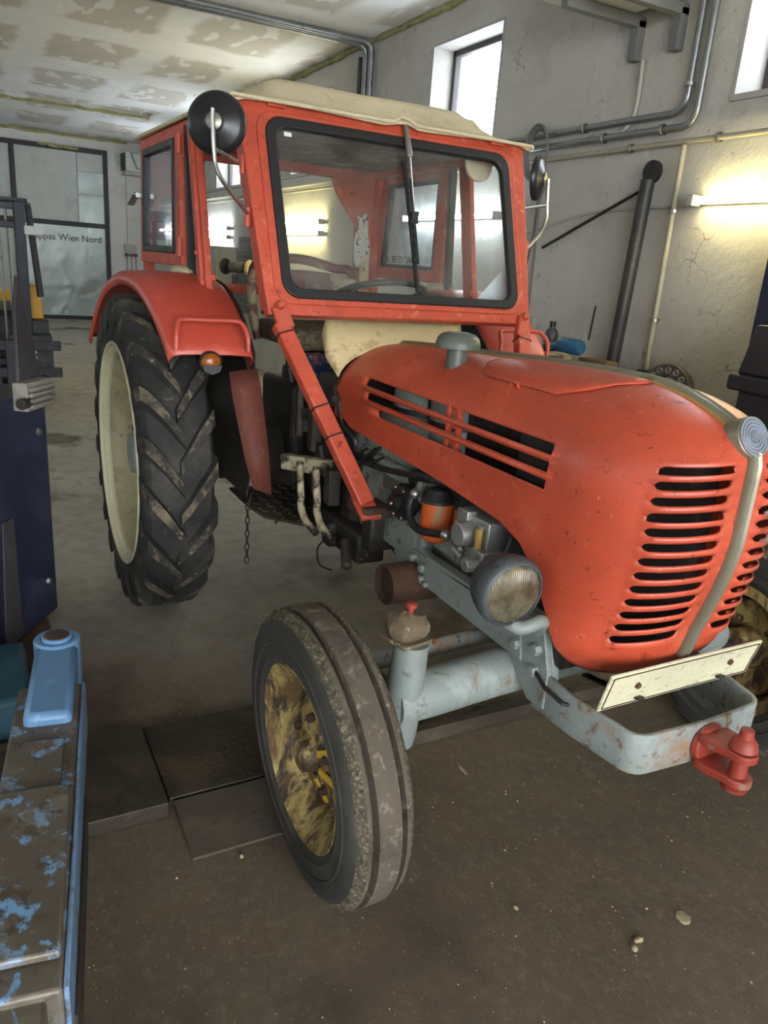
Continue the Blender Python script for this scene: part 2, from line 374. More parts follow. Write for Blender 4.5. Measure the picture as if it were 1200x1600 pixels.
def floor_mat():
    m = bpy.data.materials.new('workshop_floor'); m.use_nodes = True; t = NT(m); b = t.n['Principled BSDF']
    g = t.new('ShaderNodeNewGeometry'); co = g.outputs['Position']
    c = t.mix(t.ramp(t.noise(co, 1.1, 6), .3, .7), lin('8e877a'), lin('a39c8f'))
    c = t.mix(t.ramp(t.noise(co, 9, 6, .7), .45, .75), c, lin('7b7468'))
    # soiled working bay: trodden oil and mud, plus the dimmer near light painted into the colour
    sp = t.new('ShaderNodeSeparateXYZ'); t.link(co, sp.inputs[0])
    q = t.math('ADD', sp.outputs[0], t.math('MULTIPLY', t.noise(co, .9, 4), 2.2))
    bay = t.ramp(q, -2.9, -1.0)
    dirt_and_light = t.mix(t.ramp(t.noise(co, 2.2, 7, .7), .3, .7), lin('453a2c'), lin('60503c'))
    dirt_and_light = t.mix(t.ramp(t.noise(co, 26, 6, .75), .5, .72), dirt_and_light, lin('6d5f4b'))
    c = t.mix(t.math('MULTIPLY', bay, .93), c, dirt_and_light)
    c = t.mix(t.ramp(t.noise(co, .9, 5, .6), .56, .66), c, lin('42382d'))
    c = t.mix(t.ramp(t.noise(co, 120, 2, .5), .70, .73), c, lin('a99d84'))
    t.link(c, b.inputs['Base Color'])
    mr = t.new('ShaderNodeMapRange'); mr.inputs[3].default_value = .5; mr.inputs[4].default_value = .85; t.link(t.noise(co, 3, 5), mr.inputs[0]); t.link(mr.outputs[0], b.inputs['Roughness'])
    bp = t.new('ShaderNodeBump'); bp.inputs['Strength'].default_value = .5; bp.inputs['Distance'].default_value = .01
    t.link(t.noise(co, 45, 7, .75), bp.inputs['Height']); t.link(bp.outputs[0], b.inputs['Normal']); MATS['workshop_floor'] = m
floor_mat()

def crack_wall():
    m = MATS['wall_plaster']; t = NT(m); b = t.n['Principled BSDF']; g = t.new('ShaderNodeNewGeometry'); co = g.outputs['Position']
    nz = t.new('ShaderNodeTexNoise'); nz.inputs['Scale'].default_value = 3.5; nz.inputs['Detail'].default_value = 6; t.link(co, nz.inputs['Vector'])
    vm = t.new('ShaderNodeVectorMath', operation='MULTIPLY_ADD'); vm.inputs[1].default_value = (.5, .5, .5); t.link(nz.outputs['Color'], vm.inputs[0]); t.link(co, vm.inputs[2])
    vo = t.new('ShaderNodeTexVoronoi', feature='DISTANCE_TO_EDGE'); vo.inputs['Scale'].default_value = 2.6; t.link(vm.outputs[0], vo.inputs['Vector'])
    line = t.math('SUBTRACT', 1, t.ramp(vo.outputs['Distance'], .0, .012)); mask = t.ramp(t.noise(co, 1.1, 3), .54, .62)
    pits = t.ramp(t.noise(co, 22, 3, .6), .70, .74)
    f = t.math('MAXIMUM', t.math('MULTIPLY', line, mask), t.math('MULTIPLY', pits, .7))
    old = b.inputs['Base Color'].links[0].from_socket
    t.link(t.mix(t.math('MULTIPLY', f, .8), old, lin('6e685c')), b.inputs['Base Color'])
crack_wall()
def dented_sheet():
    m = MATS['zinc_sheet']; t = NT(m); b = t.n['Principled BSDF']; g = t.new('ShaderNodeNewGeometry'); co = g.outputs['Position']
    bp = t.new('ShaderNodeBump'); bp.inputs['Strength'].default_value = .38; bp.inputs['Distance'].default_value = .1
    t.link(t.noise(co, 1.3, 2, .45, .8), bp.inputs['Height']); t.link(bp.outputs[0], b.inputs['Normal'])
dented_sheet()

# ------------------------------------------------------------------ the room
XF, XB, YL, YW, H = -18.53, 4.5, -5.2, 3.8, 3.745
def struct(o): o['kind'] = 'structure'; return o
struct(MB().bb(XF - .3, XB + 6, YL - .3, YW + .4, -.2, 0).build('floor', 'workshop_floor', smooth=False))
# ceiling with a recessed slot edged with foam
c = MB()
SX0, SX1, SY0, SY1 = -14.8, -14.33, -3.0, 3.0
for x0, x1, y0, y1 in ((XF, SX0, YL, YW), (SX1, XB, YL, YW), (SX0, SX1, YL, SY0), (SX0, SX1, SY1, YW)): c.bb(x0, x1, y0, y1, H, H + .25)
c.bb(SX0, SX1, SY0, SY1, H + .25, H + .3)
CEIL = struct(c.build('ceiling', 'drywall', smooth=False))
def foam(name, a, b, r=.035):
    a, b = Vector(a), Vector(b); n = int((b - a).length / .12) + 2
    pts = [a.lerp(b, i / n) + Vector((random.uniform(-.012, .012), random.uniform(-.012, .012), random.uniform(-.014, .008))) for i in range(n + 1)]
    return MB().tube(pts, [r * random.uniform(.6, 1.3) for _ in pts], 6).build(name, 'foam_yellow')
struct(foam('trim_1', (XF + .05, YW - .02, H - .01), (XB, YW - .02, H - .01), .034))
struct(foam('trim_2', (SX0, SY0, H - .01), (SX0, SY1, H - .01), .028))
struct(foam('trim_3', (XF + .03, YL, H - .02), (XF + .03, 3.3, H - .02), .04))
struct(foam('trim_4', (XF + .06, 1.5, 3.5), (XF + .06, 2.3, 3.48), .035))

# right wall with window openings
WINS = [(-2.27, -3.27), (-5.53, -6.58), (-8.75, -10.0), (-12.1, -13.4), (-15.4, -16.6)]
WZ0, WZ1 = 2.62, 3.47
w = MB(); x = XB
for a, b in WINS:
    w.bb(a, x, YW, YW + .4, 0, H); w.bb(b, a, YW, YW + .4, 0, WZ0); w.bb(b, a, YW, YW + .4, WZ1, H); x = b
w.bb(XF, x, YW, YW + .4, 0, H)
WR = struct(w.build('wall_right', 'wall_plaster', smooth=False))
for i, (a, b) in enumerate(WINS):
    wf = MB(); t_ = .055
    wf.bb(b, a, YW + .2, YW + .26, WZ0, WZ0 + t_); wf.bb(b, a, YW + .2, YW + .26, WZ1 - t_, WZ1); wf.bb(b, b + t_, YW + .2, YW + .26, WZ0, WZ1); wf.bb(a - t_, a, YW + .2, YW + .26, WZ0, WZ1)
    wo = struct(wf.build('window_%d' % (i + 1), 'window_frame', bevel=.005, smooth=False))
    MB().bb(b + t_, a - t_, YW + .225, YW + .235, WZ0 + t_, WZ1 - t_).build('window_pane', 'pane', wo, smooth=False)
    rv = MB()
    rv.bb(b - .01, b + .012, YW - .006, YW + .2, WZ0, WZ1); rv.bb(a - .012, a + .01, YW - .006, YW + .2, WZ0, WZ1); rv.bb(b, a, YW - .006, YW + .2, WZ1 - .012, WZ1 + .01); rv.bb(b, a, YW - .02, YW + .2, WZ0 - .02, WZ0 + .012)
    rv.build('window_reveal', 'reveal_white', wo, smooth=False)
# plaster ledge along the wall below the far windows
struct(MB().bb(XF, -7.2, YW - .1, YW, 2.46, 2.56).build('trim_5', 'wall_plaster', smooth=False, bevel=.01))
# far wall
DY0, DY1, DZ = 1.05, 2.85, 3.5
struct(MB().bb(XF - .3, XF, DY1, YW, 0, H).bb(XF - .3, XF, YL, -1.9, 0, H).bb(XF - .3, XF, -1.9, DY1, DZ, H).build('wall_far', 'wall_white', smooth=False))
struct(MB().bb(XF - .3, XB, YL - .3, YL, 0, H).build('wall_left', 'wall_plaster', smooth=False))
# wall behind the photographer with a wide gate, unseen, added to let in fill daylight
struct(MB().bb(XB, XB + .3, YL, -3.6, 0, H).bb(XB, XB + .3, 2.6, YW, 0, H).bb(XB, XB + .3, -3.6, 2.6, 3.4, H).build('wall_back', 'wall_plaster', smooth=False))
# sheet-metal sliding door
dr = MB(); xx = XF + .03
dr.bb(XF - .12, XF - .06, -1.9, DY1, 0, DZ)
for y in (-1.85, DY0 - .03, DY1 - .03): dr.bb(xx - .06, xx + .05, y - .04, y + .05, 0, DZ)
for z in (.03, 1.99, DZ - .04): dr.bb(xx - .06, xx + .04, -1.85, DY1, z - .045, z + .05)
door = struct(dr.build('door_1', 'door_frame', smooth=False))
for y0, y1, z0, z1, mt in ((DY0, 2.25, 2.04, 3.44, 'zinc_plain'), (2.26, DY1 - .07, 2.04, 2.6, 'zinc_sheet'), (2.26, DY1 - .07, 2.605, 3.05, 'zinc_sheet'), (2.26, DY1 - .07, 3.055, 3.44, 'zinc_plain'), (DY0, DY1 - .07, .08, 1.94, 'zinc_sheet'),
                           (-1.8, -.35, .08, 1.94, 'zinc_plain'), (-.34, DY0 - .08, .08, 1.94, 'zinc_plain'), (-1.8, -.35, 2.04, 3.44, 'zinc_plain'), (-.34, DY0 - .08, 2.04, 3.44, 'zinc_plain')):
    MB().bb(xx - .03, xx, y0, y1, z0, z1).build('door_panel', mt, door, smooth=False)
MT = Matrix.Translation((xx + .004, 1.98, 1.70)) @ Matrix(((0, 0, 1, 0), (1, 0, 0, 0), (0, 1, 0, 0), (0, 0, 0, 1)))
textmesh('door_lettering', 'Pappas Wien Nord', .185, MT, 'print_dark', door, .002)
def lens_mat():
    m = bpy.data.materials.new('lens_mat'); m.use_nodes = True; t = NT(m); b = t.n['Principled BSDF']
    tc = t.new('ShaderNodeTexCoord'); w = t.new('ShaderNodeTexWave', bands_direction='Y'); w.inputs['Scale'].default_value = 55; w.inputs['Distortion'].default_value = .3
    t.link(tc.outputs['Object'], w.inputs['Vector']); bp = t.new('ShaderNodeBump'); bp.inputs['Strength'].default_value = .6; bp.inputs['Distance'].default_value = .003
    t.link(w.outputs['Fac'], bp.inputs['Height']); t.link(bp.outputs[0], b.inputs['Normal'])
    col = t.mix(t.ramp(t.noise(tc.outputs['Object'], 16, 4), .35, .65), lin('4a4434'), lin('877d66'))
    t.link(col, b.inputs['Base Color']); b.inputs['Roughness'].default_value = .18; b.inputs['Metallic'].default_value = .2; MATS['lens_mat'] = m

lens_mat()
# ------------------------------------------------------------------ the tractor
YC = 1.56
TR = thing('tractor', (-2.5, YC, 0), 'old red tractor with a cream roofed cab and grey front axle', 'tractor')
def both(name, mb, mats, **k):
    a = mb.build(name, mats, k.pop('parent', TR), **k); k.pop('origin', None); b = mb.mirrored(YC).build(name, mats, TR, **k); return a, b

# ---- hood: one shell with real slots
XS, XR, WH, NP = -1.45, -2.75, .29, 2.6
def ztop(x): return interp((-2.8, -2.42, -2.21, -1.87, -1.59, -1.45), (1.305, 1.33, 1.34, 1.36, 1.37, 1.37), x)
def zlow(x): return interp((-2.75, -2.735, -2.70, -2.66, -2.60, -2.3, -1.9, -1.62, -1.52, -1.45, -1.41, -1.385, -1.37, -1.33, -1.28, -1.2), (1.16, 1.10, 1.05, 1.015, .998, .986, .968, .945, .915, .86, .79, .73, .69, .652, .635, .63), x)
def wz(z, zt):
    if z <= 1.1: w = WH
    else: w = WH * max(0, 1 - ((z - 1.1) / (zt - 1.1)) ** 2.2) ** (1 / 2.2)
    if z < .72: w -= .03 * ((.72 - z) / .09) ** 1.6
    return w
def lz(z):
    if z > 1.2: L = .36 * max(0, 1 - ((z - 1.2) / .17) ** 2) ** .5
    elif z > 1.02: L = .36
    else: L = .36 - .075 * ((1.02 - z) / .31) ** 1.5
    if z < .72: L -= .035 * ((.72 - z) / .09) ** 1.6
    return L
GS = [1.205 - .0375 * k for k in range(13)]; GH = .0098
LS = [(1.193, -2.53, -1.45), (1.146, -2.49, -1.435), (1.099, -2.39, -1.43)]; LH = .0135
rows = set()
for z in GS: rows |= {z + GH, z - GH, z, z - .0145, z - .01875, z - .023}
for z, _, _ in LS: rows |= {z + LH, z - LH, z, z + LH + .005, z - LH - .005}
rows |= {1.02, .735, .72, .70, .68, .66, .645, .63, 1.225}
rows = sorted(rows); rr = [rows[0]]
for z in rows[1:]:
    if z - rr[-1] > .0022: rr.append(z)
rows = rr
TOPR = [i / 13 for i in range(1, 14)]           # fraction from last row up to the crown
# columns: ('s', x) on the side, ('n', angle) round the nose
sx = set([XR, -2.735, -2.72, -2.70, -2.68, -2.66, -2.63, -2.60, -2.57, -1.62, -1.58, -1.55, -1.52, -1.50, -1.48, -1.465, -1.455])
for _, a, b in LS: sx |= {a, a + .003, a + .008, a + .016, b - .016, b - .008, b - .003}
xx_ = -2.36
while xx_ < -1.66: sx.add(round(xx_, 3)); xx_ += .06
sx = sorted(sx); s2 = [sx[0]]
for v in sx[1:]:
    if v - s2[-1] > .0025: s2.append(v)
sx = [v for v in s2 if v < XS]
cols = [('s', v) for v in sx]
na = [0, .05, .12, .2, .3, .4, .5, .58, .65, .70, .74, .77, .80, .825, .85, .875, .90, .93, .97,  1.02, 1.1, 1.17, 1.23, 1.28, 1.32, 1.355, 1.385, 1.41, 1.43, 1.445, 1.46, 1.49, PI / 2]
cols += [('n', a) for a in na]
GA0, GA1 = .80, 1.445
def slotshape(t, a, b, r):
    if t < a or t > b: return None
    d = min(t - a, b - t)
    return 1 if d >= r else max(.06, math.sqrt(max(0, 1 - ((r - d) / r) ** 2)))
def hood_point(col, z, top=None):
    k, v = col
    if k == 's':
        x = v; zt = ztop(x)
        if top is not None: z = z + (zt - z) * math.sin(top * PI / 2) 
        else:
            zl = zlow(x)
            if z < 1.02: z = zl + (1.02 - zl) * (z - .63) / .39
        w = wz(z, zt) if top != 1.0 else 0
        return Vector((x, YC - w, z)), Vector((0, -1, 0))
    zt = 1.37
    if top is not None: z = z + (zt - z) * math.sin(top * PI / 2)
    L = lz(z); w = wz(z, zt)
    c_, s_ = max(0, math.cos(v)), math.sin(v)
    # at the bottom edge follow the cut line
    x = XS + L * s_ ** (2 / NP) if v else XS
    if top is None:
        zl = max(.63, zlow(x))
        if z < 1.02:
            z = zl + (1.02 - zl) * (z - .63) / .39
            L = lz(z); w = wz(z, zt); x = XS + L * s_ ** (2 / NP) if v else XS
    if top == 1.0: x, w = XS, 0
    n = Vector((s_ ** 1.2 + .05, -(c_ ** 1.2 + .05), 0)).normalized()
    return Vector((x, YC - w * c_ ** (2 / NP), z)), n
hv, hf = [], []; R_, C_ = len(rows), len(cols)
hole = {}
def inslot(col, z):
    k, v = col
    if k == 's':
        for zc, a, b in LS:
            s = slotshape(v, a, b, .016)
            if s is not None and abs(z - zc) <= LH + 1e-6: return zc, s
    else:
        for zc in GS:
            s = slotshape(v, GA0, GA1, .07)
            if s is not None and abs(z - zc) <= GH + 1e-6: return zc, s
    return None
def tilt(z, v): return interp((.69, .755, 1.205, 1.33), (0, .040, .026, 0), z) * max(0, (v - .55) / 1.02)
grid = []
for z in rows:
    r = []
    for c_ in cols:
        hs = inslot(c_, z); zz = z
        if hs: zz = hs[0] + (z - hs[0]) * hs[1]
        p, n = hood_point(c_, zz)
        k, v = c_; off = 0
        if k == 'n': p.z += tilt(zz, v)
        if k == 'n' and GA0 - .06 < v < GA1 + .06 and z < GS[0] + .012 and z > GS[-1] - .03:
            ph = ((GS[0] - z) / .0375) % 1.0
            env = min(1, max(0, (v - GA0 + .06) / .14)) * min(1, max(0, (GA1 + .06 - v) / .1))
            off = .011 * math.sin(PI * ph) ** 1.0 * env
        if k == 's' and v < -1.43 and v > -2.53 and 1.08 < z < 1.21:
            off = .004 * (1 - min(1, min(abs(z - 1.1695), abs(z - 1.1225)) / .012))
        r.append(p + n * off)
    grid.append(r)
for t in TOPR:
    rw = []
    for c_ in cols:
        p = hood_point(c_, rows[-1], t)[0]
        if c_[0] == 'n': p.z += tilt(p.z, c_[1])
        rw.append(p)
    grid.append(rw)
n1 = len(cols)
hm = MB()
full = []
for r in grid:
    left = [Vector((p.x, 2 * YC - p.y, p.z)) for p in r[:-1]][::-1]
    full.append(r + left)
NC = len(full[0]); hm.v = [p for r in full for p in r]
for i in range(len(full) - 1):
    for j in range(NC - 1):
        jj = j if j < n1 - 1 else NC - 2 - j
        if i < R_ - 1:
            z0, z1 = rows[i], rows[i + 1]; ca, cb = cols[jj], cols[jj + 1]
            h0, h1 = inslot(ca, (z0 + z1) / 2), inslot(cb, (z0 + z1) / 2)
            if h0 and h1 and ca[0] == cb[0]: continue
        hm.f.append([i * NC + j, i * NC + j + 1, (i + 1) * NC + j + 1, (i + 1) * NC + j]); hm.mi.append(0)
bm = bmesh.new()
bvs = [bm.verts.new(v) for v in hm.v]
for f in hm.f:
    try: bm.faces.new([bvs[i] for i in f])
    except ValueError: pass
bmesh.ops.remove_doubles(bm, verts=bm.verts, dist=.0004)
bmesh.ops.dissolve_degenerate(bm, edges=bm.edges, dist=.0002)
bmesh.ops.recalc_face_normals(bm, faces=bm.faces)
hv = [v.co.copy() for v in bm.verts]; bm.verts.index_update(); hf = [[v.index for v in f.verts] for f in bm.faces]; bm.free()
hmesh = MB(); hmesh.v = hv; hmesh.f = hf; hmesh.mi = [0] * len(hf)
HOOD = hmesh.build('hood', 'red', TR, solid=.006, angle=50)
HT = BVHTree.FromPolygons(hv, hf)
def hoodz(x, y):
    h = HT.ray_cast(Vector((x, y, 2.2)), Vector((0, 0, -1)))[0]
    return h.z if h else 1.3
def hoodx(y, z):
    h = HT.ray_cast(Vector((0, y, z)), Vector((-1, 0, 0)))[0]
    return h.x if h else -1.1
# folded lips along the louvres
for zc, a, b in LS[:2]:
    y = YC - wz(zc - .0235, 1.35) - .003
    m = MB().tube([(a - .004, y + .006, zc - .0235), (a + .02, y, zc - .0235), ((a + b) / 2, y - .001, zc - .0235), (b - .02, y, zc - .0235), (b + .004, y + .006, zc - .0235)], [.006, .0085, .0085, .0085, .006], 8); m.build('louvre_bar', 'red', HOOD); m.mirrored(YC).build('louvre_bar', 'red', HOOD)
for s in (-1, 1):
    m = MB()
    for dx in (-.028, .028): m.bb(-1.935 + dx - .006, -1.935 + dx + .006, YC + s * .262 - .01, YC + s * .262 + .008, 1.075, 1.212)
    for zz in (1.095, 1.146, 1.193): m.bb(-1.96, -1.91, YC + s * .258 - .006, YC + s * .258 + .002, zz - .006, zz + .006)
    m.build('louvre_brace', 'red', HOOD, smooth=False)
# centre strip over crown and down the nose
def strip(name, pts, w, h, mat, dy=0):
    g = []
    for i, p in enumerate(pts):
        d = (pts[min(i + 1, len(pts) - 1)] - pts[max(i - 1, 0)]).normalized(); n = Vector((-d.z, 0, d.x)); n = n if (n.z > 0 or n.x > 0) else -n
        g.append([p + n * hh + Vector((0, ww + dy, 0)) for ww, hh in ((-w / 2, -.003), (-w / 2, h * .55), (-w * .28, h), (-w * .1, h * .72), (w * .1, h * .72), (w * .28, h), (w / 2, h * .55), (w / 2, -.003))])
    return MB().sheet(g).build(name, mat, HOOD, fixn=True, angle=60)
top = [Vector((x, YC, hoodz(x, YC))) for x in [-2.74 + i * .05 for i in range(32)] if x < -1.2] + [Vector((hoodx(YC, z), YC, z)) for z in (1.335, 1.32, 1.305)]
strip('hood_strip', top, .042, .014, 'strip_metal')
strip('hood_strip_edge', top, .058, .005, 'brass')
front = [Vector((hoodx(YC, z), YC, z)) for z in [1.255 - .0275 * i for i in range(21)]]
g0 = strip('nose_strip', front, .034, .02, 'strip_metal')
# badge
bc = Vector((-1.135, YC, 1.277)); bx = Vector((.90, 0, .43)).normalized()
bad = MB().lathe([(.0, .036), (.046, .036), (.049, .034), (.050, .03), (.050, -.03)], bc, bx, 36).build('badge', 'strip_metal', HOOD)
MB().lathe([(.0, .0385), (.047, .0385), (.047, .036)], bc, bx, 36).build('badge_face', 'badge_blue', HOOD)
rg = MB()
for r in (.047, .0385, .030, .0215):
    rg.lathe([(r, .0385), (r, .0405), (r - .0042, .0405), (r - .0042, .0385)], bc, bx, 36)
e2 = Vector((0, 1, 0)); e3 = bx.cross(e2)
for s in (-1, 1):
    rg.bar(bc + bx * .0395 + e2 * s * .018, bc + bx * .0395 + e2 * s * .044, .004, .002, bx)
rg.build('badge_ring', 'badge_silver', HOOD)
lt = MB()
def sdp(pts): lt.tube([bc + bx * .040 + e2 * u - e3 * v for u, v in pts], .0014, 6)
sdp([(-.004, .006), (-.009, .008), (-.012, .005), (-.006, 0), (-.005, -.006), (-.010, -.008), (-.013, -.005)])
sdp([(-.002, .012), (-.002, -.012), (.004, -.008), (.005, 0), (.004, .008), (-.002, .012)]); sdp([(.008, -.009), (.008, .008), (.013, .006), (.013, 0), (.008, -.001)])
lt.build('badge_letters', 'badge_silver', HOOD)
# number 190 in script wire on the left half of the grille
def gp(y, z, o=.016): return Vector((hoodx(y, z) + o, y, z))
dg = MB()
def wire(pts): dg.tube(smoothpath([gp(YC + u, 1.098 + v, .022) for u, v in pts], 5), .0052, 8)
wire([(.072, .012), (.088, .022), (.098, .055), (.094, .02), (.084, -.04), (.08, -.058)])
wire([(.152, .062), (.138, .078), (.122, .066), (.118, .036), (.128, .022), (.142, .036), (.152, .064), (.147, .02), (.137, -.025), (.118, -.036)])
wire([(.195, .062), (.178, .05), (.168, .01), (.172, -.03), (.186, -.036), (.200, -.01), (.207, .04), (.195, .062)])
dg.build('model_number', 'badge_silver', HOOD)
# fuel filler flap, raised slightly
fg = []
for i in range(15):
    t = i / 14; x = -1.99 + .60 * t; w = .0 
    row = []
    for j in range(7):
        lo = interp((0, .06, .15, .72, .86, 1), (.12, .16, .19, .20, .16, .06), t); hi = interp((0, .06, .15, .9, 1), (.08, .055, .035, .03, .035), t)
        y = YC - (hi + (lo - hi) * j / 6); row.append(Vector((x, y, hoodz(x, y) + .004 + (.003 if 0 < j < 6 and 0 < i < 14 else 0))))
    fg.append(row)
FL = MB().sheet(fg).build('filler_flap', 'red', HOOD, solid=.003, angle=60, offset=0)
yy_ = YC - .205
MB().lathe([(.0, .02), (.016, .016), (.022, 0)], (-1.735, yy_, hoodz(-1.735, yy_) - .002), (0, -.35, 1), 12, a0=0, a1=PI).build('flap_latch', 'red', HOOD)
# exhaust/air stack with mushroom cap
sc = Vector((-2.12, 1.405, 0))
MB().lathe([(.0, 1.375), (.034, 1.375), (.035, 1.30), (.036, 1.22)], sc, (0, 0, 1), 28).build('air_stack', 'stack_grey', TR)
MB().lathe([(.0, 1.417), (.036, 1.416), (.056, 1.410), (.069, 1.397), (.074, 1.380), (.074, 1.366), (.069, 1.365), (.066, 1.372), (.0, 1.378)], sc, (0, 0, 1), 36).build('stack_cap', 'stack_grey', TR)
# beige cowl behind the hood and grey tank end
g = []
for i in range(22):
    a = PI * .02 + PI * .96 * i / 21; y = YC - .335 * math.cos(a)
    zb = 1.10 + .185 * max(0, math.sin(a)) ** .7; ztp = 1.40 if .07 < i / 21 < .93 else 1.33
    g.append([Vector((-2.735, YC - .30 * math.cos(a), zb + .012)), Vector((-2.79, y, (zb + ztp) / 2)), Vector((-2.835, y, ztp))])
g = g[1:-1]
MB().sheet(g).build('cowl_panel', 'beige_paint', TR, solid=.006, offset=0)
MB().lathe([(.0, -.06), (.2, -.06), (.255, -.03), (.262, .03), (.0, .03)], (-2.765, YC, 1.05), (1, 0, 0), 36).build('tank_end', 'oily_dark', TR)

# ---- engine and drive train
MB().bb(-2.52, -1.62, 1.37, 1.75, .60, 1.0).bb(-2.50, -1.66, 1.34, 1.40, .70, .93).bb(-2.56, -2.12, 1.305, 1.40, .62, .93).bb(-2.6, -2.5, 1.32, 1.80, .55, .98).build('engine_block', 'engine_grey', TR, bevel=.012)
for x in (-2.40, -2.14): MB().lathe([(0, .96), (.115, .96), (.115, 1.20), (.09, 1.235), (0, 1.24)], (x, 1.47, 0), (0, 0, 1), 28).build('cylinder', 'grey_paint', TR)
for x in (-2.40, -2.14): MB().lathe([(.117, 1.10), (.121, 1.10), (.121, 1.12), (.117, 1.12)], (x, 1.47, 0), (0, 0, 1), 28).build('clamp_band', 'black_metal', TR)
MB().lathe([(0, -.36), (.09, -.36), (.1, -.33), (.1, .16), (.085, .18), (0, .18)], (-2.36, 1.40, 1.0), (1, 0, 0), 24).build('air_cleaner', 'engine_grey', TR)
MB().bb(-1.62, -1.35, 1.305, 1.815, .60, 1.24).build('radiator', 'black_metal', TR, bevel=.01)
MB().bb(-2.60, -1.5, 1.42, 1.70, 1.0, 1.22).build('cylinder_head', 'black_metal', TR, bevel=.02)
gb = MB().bb(-3.35, -2.55, 1.36, 1.76, .52, 1.0).bb(-3.75, -3.3, 1.30, 1.82, .45, 1.05).bb(-2.72, -2.58, 1.29, 1.83, .50, 1.0)
gb.build('gearbox', 'oily_dark', TR, bevel=.03)
MB().lathe([(.0, -.55), (.14, -.55), (.15, -.3), (.10, -.2), (.10, .2), (.15, .3), (.14, .55), (0, .55)], (-3.513, YC, .7046), (0, 1, 0), 24).build('rear_axle', 'oily_dark', TR)
m = MB().bb(-2.36, -2.24, 1.298, 1.31, .83, .88); m.build('data_plate', 'bare_metal', TR, smooth=False)
MB().bb(-2.25, -2.1, 1.30, 1.42, .55, .74).build('engine_mount', 'engine_grey', TR, bevel=.01)
alt = MB().lathe([(0, -.04), (.03, -.04), (.032, -.015), (.06, -.012), (.066, 0), (.066, .07), (0, .07)], (-2.185, 1.28, .825), (0, 1, 0), 28).build('generator_cover', 'black_metal', TR)
each('cover_screw', [MB().ball((-2.185 + .056 * math.cos(k * PI / 3), 1.267, .825 + .056 * math.sin(k * PI / 3)), .0055, 8, 6) for k in range(6)] + [MB().ball((-2.185, 1.238, .825), .007, 8, 6)], 'bare_metal', alt)
for i, (x, y, r) in enumerate(((-1.985, 1.30, .052), (-1.885, 1.36, .05))):
    f_ = MB().lathe([(0, .752), (r * .6, .753), (r * .9, .765), (r, .785), (r, .888), (0, .888)], (x, y, 0), (0, 0, 1), 28).build('oil_filter', 'orange_filter', TR)
    MB().lathe([(r * .99, .886), (r * 1.06, .888), (r * 1.06, .898), (r * .9, .906), (r * .6, .93), (0, .935)], (x, y, 0), (0, 0, 1), 28).build('filter_head', 'black_metal', f_)
MB().bb(-2.06, -1.82, 1.33, 1.42, .90, .95).build('filter_bracket', 'black_metal', TR, bevel=.01)
MB().tube(smoothpath([(-2.065, 1.26, .90), (-2.07, 1.245, .86), (-2.04, 1.235, .815), (-1.985, 1.235, .797), (-1.92, 1.24, .808), (-1.845, 1.25, .825)], 6), .013, 10).build('fuel_hose', 'seal_rubber', TR)
each('hose_clamp', [MB().ball(p, .018, 10, 8) for p in ((-2.066, 1.258, .893), (-1.85, 1.25, .824))], 'bare_metal', TR)
MB().tube(smoothpath([(-2.16, 1.31, .90), (-2.13, 1.29, .935), (-2.06, 1.30, .95), (-1.98, 1.33, .96)], 6), .02, 10).build('radiator_hose', 'seal_rubber', TR)
m = MB().bb(-1.83, -1.66, 1.27, 1.38, .80, .92).bb(-1.80, -1.75, 1.255, 1.29, .86, .93).bb(-1.70, -1.64, 1.24, 1.34, .77, .84)
m.lathe([(0, -.05), (.035, -.05), (.04, 0), (.04, .06), (0, .06)], (-1.745, 1.27, .865), (0, 1, 0), 16).lathe([(0, -.03), (.022, -.03), (.022, .05), (0, .05)], (-1.665, 1.23, .80), (0, 1, 0), 6).lathe([(0, 0), (.012, 0), (.012, .05), (0, .05)], (-1.82, 1.265, .79), (1, 0, -.2), 10)
for k in range(5): m.ball((-1.835 + random.uniform(0, .15), 1.262, .80 + random.uniform(0, .12)), .011, 8, 6)
m.build('injection_pump', 'alu', TR, bevel=.006)
MB().tube([(-1.685, 1.255, .84), (-1.685, 1.255, .90)], .012, 10).build('pump_fitting', 'brass', TR)
m = MB()
for k in range(3): m.tube(smoothpath([(-1.66, 1.25 + .012 * k, .81), (-1.60, 1.25 + .01 * k, .80 + .01 * k), (-1.57, 1.27, .87), (-1.60, 1.33, .97)], 5), .006, 6)
m.tube(smoothpath([(-3.05, 1.30, .80), (-2.7, 1.29, .865), (-2.35, 1.29, .90), (-2.05, 1.30, .945), (-1.8, 1.32, .96)], 5), .011, 8)
m.tube(smoothpath([(-2.72, 1.27, 1.08), (-2.68, 1.27, 1.0), (-2.6, 1.29, .95), (-2.62, 1.30, .85)], 5), .012, 8)
for k in range(6):
    m.tube(smoothpath([(-2.70 + random.uniform(-.2, .05), 1.28, random.uniform(.9, 1.0)), (-2.6 + random.uniform(-.1, .1), 1.26 + random.uniform(0, .03), random.uniform(.82, .92)), (-2.45 + random.uniform(-.1, .1), 1.31, random.uniform(.9, .98))], 5), .006, 6)
m.build('pipes_and_cables', 'black_metal', TR)
m = MB().box((-2.66, 1.26, .93), (.09, .06, .07), .2); m.build('relay_box', 'black_metal', TR, bevel=.008)
# silencer under the frame
MB().lathe([(.0, .02), (.06, .02), (.066, 0), (.07, 0), (.07, .42), (0, .42)], (-2.07, 1.17, .575), (0, 1, 0), 28).build('silencer', 'rust_brown', TR)
MB().bb(-2.5, -1.7, 1.42, 1.7, .5, .62).build('oil_sump', 'oily_dark', TR, bevel=.03)

